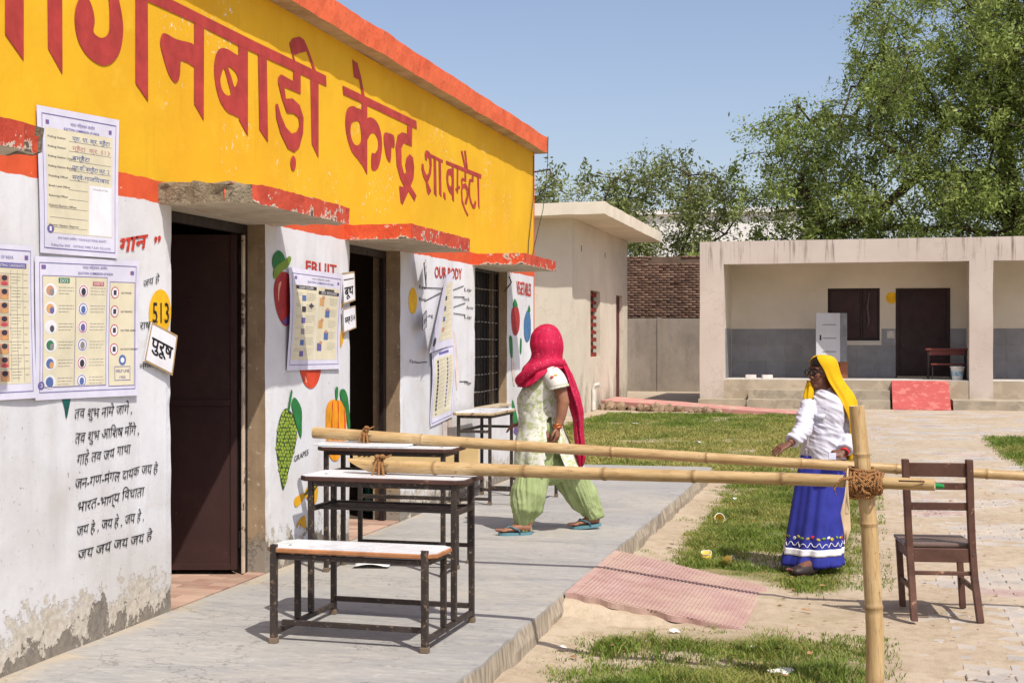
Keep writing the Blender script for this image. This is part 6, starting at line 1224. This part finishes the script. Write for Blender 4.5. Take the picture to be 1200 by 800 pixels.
def strip(name, cen, rad, mat, par, n=24, amp=.18, seed=0., sub=1, th=.003):
    """hanging cloth: flattened tube with deep lengthwise folds"""
    b = B(); R_ = []
    C = [Vector(c) for c in cen]; CC = []; RD = []
    for i in range(len(C)-1):
        for s in range(4): CC.append(C[i].lerp(C[i+1], s/4)); RD.append([rad[i][q]+(rad[i+1][q]-rad[i][q])*s/4 for q in (0, 1)])
    CC.append(C[-1]); RD.append(rad[-1])
    for c, (rx, ry) in zip(CC, RD): R_.append([c+Vector((math.cos(a)*rx*(1+amp*math.sin(a*5+seed+c.z*3)+amp*.6*math.sin(a*9+c.z*11)), math.sin(a)*ry*(1+amp*math.sin(a*7+c.z*6)), .01*math.sin(a*3+c.z*20))) for a in [2*math.pi*j/n for j in range(n)]])
    shell(b, R_); return solid(b.build(name, mat, par), th, sub)
strip('veil_tail', [l1(657, 422, .02), l1(664, 436, .02), l1(668, 450, .0), l1(672, 465, -.02), l1(675.5, 480, -.02), l1(677, 492, -.02), l1(677.5, 505, -.02), l1(679, 520, -.02), l1(680.5, 533, -.02), l1(680, 544, -.02)], [(.03, .1), (.038, .13), (.04, .14), (.043, .14), (.045, .13), (.036, .12), (.034, .12), (.034, .12), (.034, .11), (.02, .09)], VEIL1, w1, 32)
b = B()                                                           # twisted roll of the veil lying across throat and shoulder
b.tube([l1(604, 449, -.07), l1(612, 441, -.155), l1(624, 432.5, -.195), l1(638, 426, -.19), l1(652, 424.5, -.15), l1(660, 427, -.05), l1(663, 433, .03)], [(.02, .04), (.034, .04), (.036, .036), (.038, .036), (.036, .036), (.034, .034), (.025, .03)], 18)
b.v = [tuple(Vector(p)+Vector((0, 0, .008*ridge((p[0]+p[2], p[1], p[2]-p[0]*.6), (9, 9, 42))))) for p in b.v]; o = b.build('veil_roll', VEIL1, w1, True); s_ = o.modifiers.new('s', 'SUBSURF'); s_.levels = s_.render_levels = 1
b = B()
for k in range(5): p = l1(677+k*1.8, 545, -.06+.03*k); b.tube([p, p+Vector((0, 0, -.02)), p+Vector((.002, 0, -.035))], (.003, .007, .004), 6)
stuff(b.build('tassel', VEIL1, w1, True))
# ---------------- woman in yellow veil, white shirt and long blue skirt
k2 = 9.52/FPX
def l2(u, v, y=0.): return Vector(((u-955)*k2, y, (668-v)*k2))
A2 = Vector((-SN*9.52+CS*(355*k2), CS*9.52+SN*(355*k2), 0))
w2 = thing('person', 'woman in yellow veil, glasses, white shirt and blue skirt standing on the lawn', 'person', A2, YAW)
FA = math.atan2(-.42, -.91); FD = Vector((math.cos(FA), math.sin(FA), 0)); SD = Vector((-FD.y, FD.x, 0))   # facing, her left-to-right axis
def hd(f, s, z): return l2(963, 437)+FD*f+SD*s+Vector((0, 0, z))      # head centre frame
Mh = Matrix((FD, SD, Vector((0, 0, 1)))).transposed()
b = B(); b.ball(hd(-.012, 0, .025), (.092, .074, .092), 16, 12, Mh); b.ball(hd(.02, 0, -.045), (.066, .058, .07), 14, 10, Mh); b.ball(hd(.055, 0, -.088), (.03, .034, .022), 10, 8, Mh)
b.tube([hd(.078, 0, .012), hd(.1, 0, -.02), hd(.097, 0, -.034)], (.009, .015, .012), 8); b.ball(hd(.09, .014, -.034), (.011, .009, .008), 7, 5, Mh); b.ball(hd(.09, -.014, -.034), (.011, .009, .008), 7, 5, Mh)
b.ball(hd(.081, 0, -.057), (.011, .024, .007), 9, 6, Mh); b.ball(hd(.079, 0, -.068), (.011, .021, .007), 9, 6, Mh)
for s in (-1, 1): b.ball(hd(.062, s*.034, -.025), (.025, .022, .02), 9, 6, Mh); b.ball(hd(.073, s*.03, .03), (.014, .026, .008), 8, 6, Mh); b.ball(hd(-.01, s*.077, -.01), (.018, .008, .03), 8, 6, Mh)
b.tube([l2(963, 448), l2(966, 463)], (.05, .056), 14)
b.rings([ering(l2(u, v), rx, ry, 24, FA+math.pi/2) for u, v, rx, ry in ((966, 458, .06, .05), (966, 468, .12, .06), (966, 480, .14, .085), (965, 505, .135, .1), (964, 530, .14, .11), (964, 545, .13, .1))])
sR, sL = l2(949, 474)+FD*.02, l2(985, 473)+Vector((0, .02, 0))
eR = l2(934, 502, -.2); hR = l2(915, 516, -.3); b.tube([sR, sR.lerp(eR, .5), eR, eR.lerp(hR, .5), hR], (.05, .044, .038, .033, .025), 12)
hand(b, hR, (-1, -.35, -.42), (.15, -.2, 1), .175, .28, .42, -1)
eL = l2(996, 510, -.04); hL = l2(980, 527, -.22); b.tube([sL, sL.lerp(eL, .5), eL, eL.lerp(hL, .5), hL], (.05, .044, .038, .033, .025), 12); hand(b, hL, (-1, -.25, -.1), (.1, -.6, .8), .16, 1.05, .05, 1)
for s, u, y in ((-1, 946, -.03), (1, 974, .05)): b.tube([l2(964, 540), l2((964+u)/2, 600, y/2), l2(u+5, 655, y)], (.09, .06, .04), 12)
fA, tA = l2(946, 668, -.16), l2(923, 668, -.24); fA.z = tA.z = .03; fB, tB = l2(986, 660, .17), l2(967, 668, .08); fB.z = tB.z = .03
b.tube([l2(951, 655, -.03), fA+Vector((0, 0, .04))], .036, 10); foot(b, fA, tA); b.tube([l2(979, 655, .05), fB+Vector((0, 0, .04))], .036, 10); foot(b, fB, tB)
baked(b, 'body', SKIN2, w2, .004, 3)
# face details and glasses
EYEW = plain('eye_white', lin(206, 200, 192), .3, 0.); IRIS = plain('iris', lin(26, 18, 16), .2, 0.); LIP = plain('lips', lin(122, 66, 62), .5, .1)
for s in (-1, 1): b = B(); b.ball(hd(.0735, s*.03, .008), (.009, .012, .0065), 10, 7, Mh); o = b.build('eye', EYEW, w2, True); b = B(); b.ball(hd(.081, s*.03, .008), (.003, .0055, .0055), 8, 6, Mh); b.build('iris', IRIS, o, True); b = B(); b.tube([hd(.085, s*.014, .03), hd(.087, s*.032, .035), hd(.076, s*.052, .029)], (.003, .004, .002), 6); b.build('eyebrow', HAIR, w2, True)
b = B(); b.tube([hd(.087, -.02, -.06), hd(.093, 0, -.0585), hd(.087, .02, -.06)], (.002, .005, .002), 8); b.tube([hd(.085, -.018, -.068), hd(.091, 0, -.069), hd(.085, .018, -.068)], (.002, .005, .002), 8); b.build('lips', LIP, w2, True)
gl = link('glasses', None, w2); FRM = plain('glasses_frame', lin(30, 26, 26), .3)
t = NT('lens'); t.b.inputs['Transmission Weight'].default_value = .85; t.b.inputs['Alpha'].default_value = .55; t.done(lin(190, 186, 176), .05); LENS = t.m
for s in (-1, 1):
    b = B(); b.tube([hd(.106-.012*abs(math.cos(a)*.5+.5*s)*.6, s*.033+math.cos(a)*.026, .004+math.sin(a)*.02) for a in [q*math.pi/10 for q in range(21)]], .0042, 6, caps=False); b.build('rim', FRM, gl, True)
    b = B(); b.add([hd(.105-.012*abs(math.cos(a)*.5+.5*s)*.6, s*.033+math.cos(a)*.025, .004+math.sin(a)*.019) for a in [q*math.pi/8 for q in range(16)]], [tuple(range(16))]); b.build('lens', LENS, gl)
    b = B(); b.tube([hd(.098, s*.058, .008), hd(.05, s*.076, .012), hd(-.015, s*.083, .01)], .0035, 6); b.build('temple', FRM, gl, True)
b = B(); b.tube([hd(.106, -.008, .008), hd(.108, 0, .011), hd(.106, .008, .008)], .0035, 6); b.build('bridge', FRM, gl, True)
b = B(); b.rings([[hd(r*math.cos(a)*1.0-.012, r*math.sin(a)*.83, z) for a in [q*math.pi/12 for q in range(24)]] for r, z in ((.02, .122), (.06, .111), (.085, .085), (.095, .058), (.094, .05))]); b.build('hair', HAIR, w2, True)
# shoes
SHOE = plain('shoe_dark', lin(52, 42, 40), .5, .2, 10)
for h, t_ in ((fA, tA), (fB, tB)):
    b = B(); d = t_-h; b.tube([h-d*.12, h+d*.1, h+d*.5, h+d*.85, h+d*1.12, h+d*1.2], [(.036, .04), (.046, .052), (.048, .05), (.055, .04), (.046, .028), (.022, .014)], 14, up=Vector((0, 0, 1))); b.v = [(x, y, max(z, .004)) for x, y, z in b.v]; b.build('shoe', SHOE, w2, True)
# long gathered skirt
t = NT('skirt_blue'); v = t.obj(); n = t.noise(v, 8, 4); t.done(t.mix(t.mr(n, .35, .65), lin(38, 44, 132), lin(50, 58, 156)), .75, t.bump(t.noise(v, 240, 2), .12, .001)); SKIRT = t.m
SK = [(964, 533, .15, .125), (964, 541, .158, .135), (962, 560, .172, .15), (959, 590, .183, .168), (956, 615, .19, .18), (953.5, 640, .196, .19), (952.5, 648, .198, .193), (952, 652, .205, .2), (951.5, 660.5, .212, .205)]
def srad(a, v): g = sm(533, 570, v); h = sm(600, 655, v); return 1+(.03+.03*h)*g*math.sin(a*9+.8*math.sin(a*3)+v*.004)+.022*g*math.sin(a*17+2+v*.006)+(.012*math.sin(a*46) if v > 650 else 0)+.02*math.sin(a*4+v*.012)*g
def sring(u, v, rx, ry, out=0., n=144): return ering(l2(u, v), rx+out, ry+out, n, 0, lambda a: srad(a, v))
def sprof(v):
    for p, q in zip(SK, SK[1:]):
        if p[1] <= v <= q[1]: s = (v-p[1])/(q[1]-p[1]); return [p[i]+(q[i]-p[i])*s for i in range(4)]
    return list(SK[-1])
vv = [533+127.5*i/34 for i in range(35)]; b = B(); shell(b, [sring(*sprof(v)) for v in vv]); solid(b.build('skirt', SKIRT, w2), .003, 0)
b = B(); shell(b, [sring(*sprof(v), out=.0045) for v in (639.5, 641.5, 643.5, 645.5, 647.5)]); solid(b.build('hem_band', plain('band_white', lin(232, 232, 236), .7, .05, 9), w2), .002, 0)
b = B()                                                               # wavy white embroidery line
pts = []
for i in range(145): a = 2*math.pi*i/144; v = 634.5+2.2*math.sin(a*24)+.8*math.sin(a*40); p = sprof(v); k = srad(a, v); pts.append(l2(p[0], v)+Vector((math.cos(a)*(p[2]*k+.004), math.sin(a)*(p[3]*k+.004), 0)))
b.tube(pts, .0028, 5, caps=False); b.build('embroidery_line', MATS['band_white'], w2, True)
FC = [plain('flower_yellow', lin(196, 178, 60), .8), plain('flower_red', lin(200, 48, 48), .8), MATS['band_white'], plain('flower_green', lin(120, 150, 60), .8)]
for i in range(34):
    a = 2*math.pi*i/34; v = 626.5+1.2*math.sin(i*2.3); p = sprof(v); k = srad(a, v); q = l2(p[0], v)+Vector((math.cos(a)*(p[2]*k+.005), math.sin(a)*(p[3]*k+.005), 0)); b = B(); b.ball((0, 0, 0), (.0022, .015 if i % 4 else .017, .009 if i % 4 else .012), 8, 5); o = b.build('flower', FC[(0, 3, 0, 1, 0, 3, 2)[i % 7]], w2, True); o.location = q; o.rotation_euler = (.4*math.sin(i*1.7), 0, a)
# shirt
t = NT('shirt_white'); v = t.obj(); n = t.noise(v, 7, 4); t.done(t.mix(t.mr(n, .35, .65), lin(214, 214, 224), lin(200, 200, 214)), .8, t.bump(t.noise(v, 300, 2), .1, .001)); SHIRT = t.m
b = B(); an = FA+math.pi/2
b.rings([ering(l2(u, v), rx, ry, 32, an) for u, v, rx, ry in ((965.5, 456.5, .056, .056), (966, 459.5, .085, .066), (966.5, 463, .13, .08), (966.5, 468, .16, .094), (966.5, 476, .17, .108), (966, 486, .168, .122), (965, 500, .16, .128), (964.5, 515, .162, .135), (964.5, 528, .168, .142), (964.5, 537.5, .172, .145))])
cR = eR.lerp(hR, .82); cL = eL.lerp(hL, .84)
b.tube([sR+Vector((.01, 0, 0)), sR.lerp(eR, .5), eR, eR.lerp(hR, .45), cR], (.06, .06, .06, .054, .05), 18); b.tube([sL+Vector((-.01, 0, 0)), sL.lerp(eL, .5), eL, eL.lerp(hL, .45), cL], (.06, .062, .062, .056, .05), 18)
def fold2(p, n):
    q = Vector((p.x-p.z*.5, p.y, p.z+p.x*.55)); r = ridge(q, (5, 5, 19))*.6+ridge(q+Vector((5, 0, 2)), (9, 9, 38))*.3+ridge((p.x+p.z*.3+3, p.y, p.z), (16, 16, 4))*.25
    return p+n*(r*.016-.009)
baked(b, 'shirt', SHIRT, w2, .006, 5, fold2)
neck = l2(965, 459.5)
for s in (-1, 1):                                                      # collar wings
    b = B(); P = [neck+FD*.052+SD*s*.006+Vector((0, 0, .012)), neck+SD*s*.058+FD*.0+Vector((0, 0, .034)), neck-FD*.05+SD*s*.03+Vector((0, 0, .036)), neck-FD*.06+SD*s*.04+Vector((0, 0, -.004)), neck+SD*s*.085+FD*.01+Vector((0, 0, -.012)), neck+FD*.082+SD*s*.045+Vector((0, 0, -.034))]; b.add(P, [(0, 1, 4, 5), (1, 2, 3, 4)]); o = b.build('collar', SHIRT, w2); solid(o, .005, 2)
def chest(s, z):
    v = 668-z/k2; tab = ((464.5, .066), (469, .085), (476, .105), (486, .122), (500, .128), (515, .135), (528, .142), (537.5, .145)); r = lerp_tab(v, [(a, c) for a, c in tab]); w = lerp_tab(v, [(464, .1), (469, .15), (486, .168), (500, .16), (537, .172)]); return l2(965.5, v)+FD*(r*math.sqrt(max(0, 1-(s/w)**2))+.004)+SD*s
b = B(); zs = [.795+i*.032 for i in range(14)]; b.add([chest(s, z)+FD*.004 for z in zs for s in (-.014, .014)], [(i*2, i*2+1, i*2+3, i*2+2) for i in range(13)]); solid(b.build('placket', SHIRT, w2), .003, 0)
for z in (.85, .94, 1.03, 1.12): b = B(); b.ball(chest(0, z)+FD*.009, (.006, .006, .006), 8, 5); b.build('button', plain('button', lin(206, 204, 204), .3), w2, True)
b = B(); sg = 1 if (SD.x > 0) else -1; P = [chest(sg*.045, 1.1), chest(sg*.125, 1.1), chest(sg*.125, 1.068), chest(sg*.085, 1.055), chest(sg*.045, 1.068)]; b.add([p+FD*.006 for p in P], [(0, 1, 2, 3, 4)]); solid(b.build('pocket_flap', SHIRT, w2), .004, 0)
b = B(); dL = (hL-eL).normalized(); x_ = dL.cross(Vector((0, 0, 1))).normalized(); y_ = dL.cross(x_)
for q in range(2): b.tube([hL-dL*(.004+.008*q)+x_*math.cos(a)*.03+y_*math.sin(a)*.028 for a in [i*math.pi/8 for i in range(17)]], .0045, 6, caps=False)
stuff(b.build('wrist_thread', plain('thread_red', lin(196, 40, 48), .8), w2, True))
pn = thing('paper_note', 'small folded paper held in the standing woman\'s left hand', 'paper', A2, YAW); b = B(); q = hL+Vector((-.085, -.045, -.02)); b.bbox(tuple(q-Vector((.03, .004, .025))), tuple(q+Vector((.02, .006, .02))), .002); b.build('sheet', plain('note_paper', lin(206, 208, 228), .7), pn)
# yellow veil
t = NT('veil_yellow'); v = t.obj(); c = t.mix(t.mr(t.noise(v, 9, 4), .35, .65), lin(246, 204, 10), lin(236, 186, 6)); tr = t.node('ShaderNodeBsdfTranslucent'); t.put(tr.inputs[0], c); mx = t.node('ShaderNodeMixShader'); mx.inputs[0].default_value = .25; t.done(c, .7, t.bump(t.noise(v, 220, 2), .1, .001)); t.l.new(t.b.outputs[0], mx.inputs[1]); t.l.new(tr.outputs[0], mx.inputs[2]); t.l.new(mx.outputs[0], t.n['Material Output'].inputs[0]); VEIL2 = t.m
b = B(); rows = []; n = 56
# open hood: an arc from one temple over the back of the head to the other, hanging down behind the shoulders
prof = [(.126, .0, .0, .02), (.124, .03, -.004, .05), (.116, .062, -.01, .076), (.095, .088, -.014, .09), (.06, .1, -.018, .098), (.02, .104, -.024, .103), (-.025, .107, -.034, .108), (-.07, .113, -.05, .118), (-.115, .124, -.07, .138), (-.16, .14, -.082, .165), (-.22, .15, -.09, .185), (-.30, .155, -.092, .195), (-.40, .15, -.094, .19), (-.52, .135, -.096, .175), (-.62, .11, -.098, .15)]
FR_S = [.42, .5, .6, .74, .84, .88, .9, .9, .9, .86, .8, .72, .66, .6, .55]
for i, (z, rf, off, rs) in enumerate(prof):
    r = []; op = math.pi*(1-.5*FR_S[i]*.0)*.0
    half = math.radians(lerp_tab(z, [(-.62, 78), (-.3, 92), (-.16, 112), (-.07, 122), (.02, 128), (.09, 150), (.12, 178)]))
    for j in range(n):
        a = math.pi-half+2*half*j/(n-1); k = 1+(.045*math.sin(a*9+z*7)+.03*math.sin(a*15+z*13))*sm(.06, -.14, z)
        r.append(hd(off+math.cos(a)*rf*k, math.sin(a)*rs*k, z+.01*math.sin(a*3)*sm(0, -.2, z)))
    rows.append(r)
b.add([p for r in rows for p in r], [(i*n+j, i*n+j+1, (i+1)*n+j+1, (i+1)*n+j) for i in range(len(rows)-1) for j in range(n-1)]); solid(b.build('veil', VEIL2, w2), .004, 1)
strip('veil_tail', [l2(994, 468, .06), l2(1000, 485, .07), l2(1004, 505, .08), l2(1007, 525, .08), l2(1010, 547, .08)], [(.04, .06), (.04, .07), (.032, .07), (.028, .06), (.022, .05)], VEIL2, w2, 28)
strip('veil_tail', [l2(949, 447, .0), l2(948, 456, -.01), l2(946, 465, -.02), l2(943.5, 473, -.03)], [(.02, .03), (.03, .035), (.032, .035), (.012, .02)], VEIL2, w2, 24)
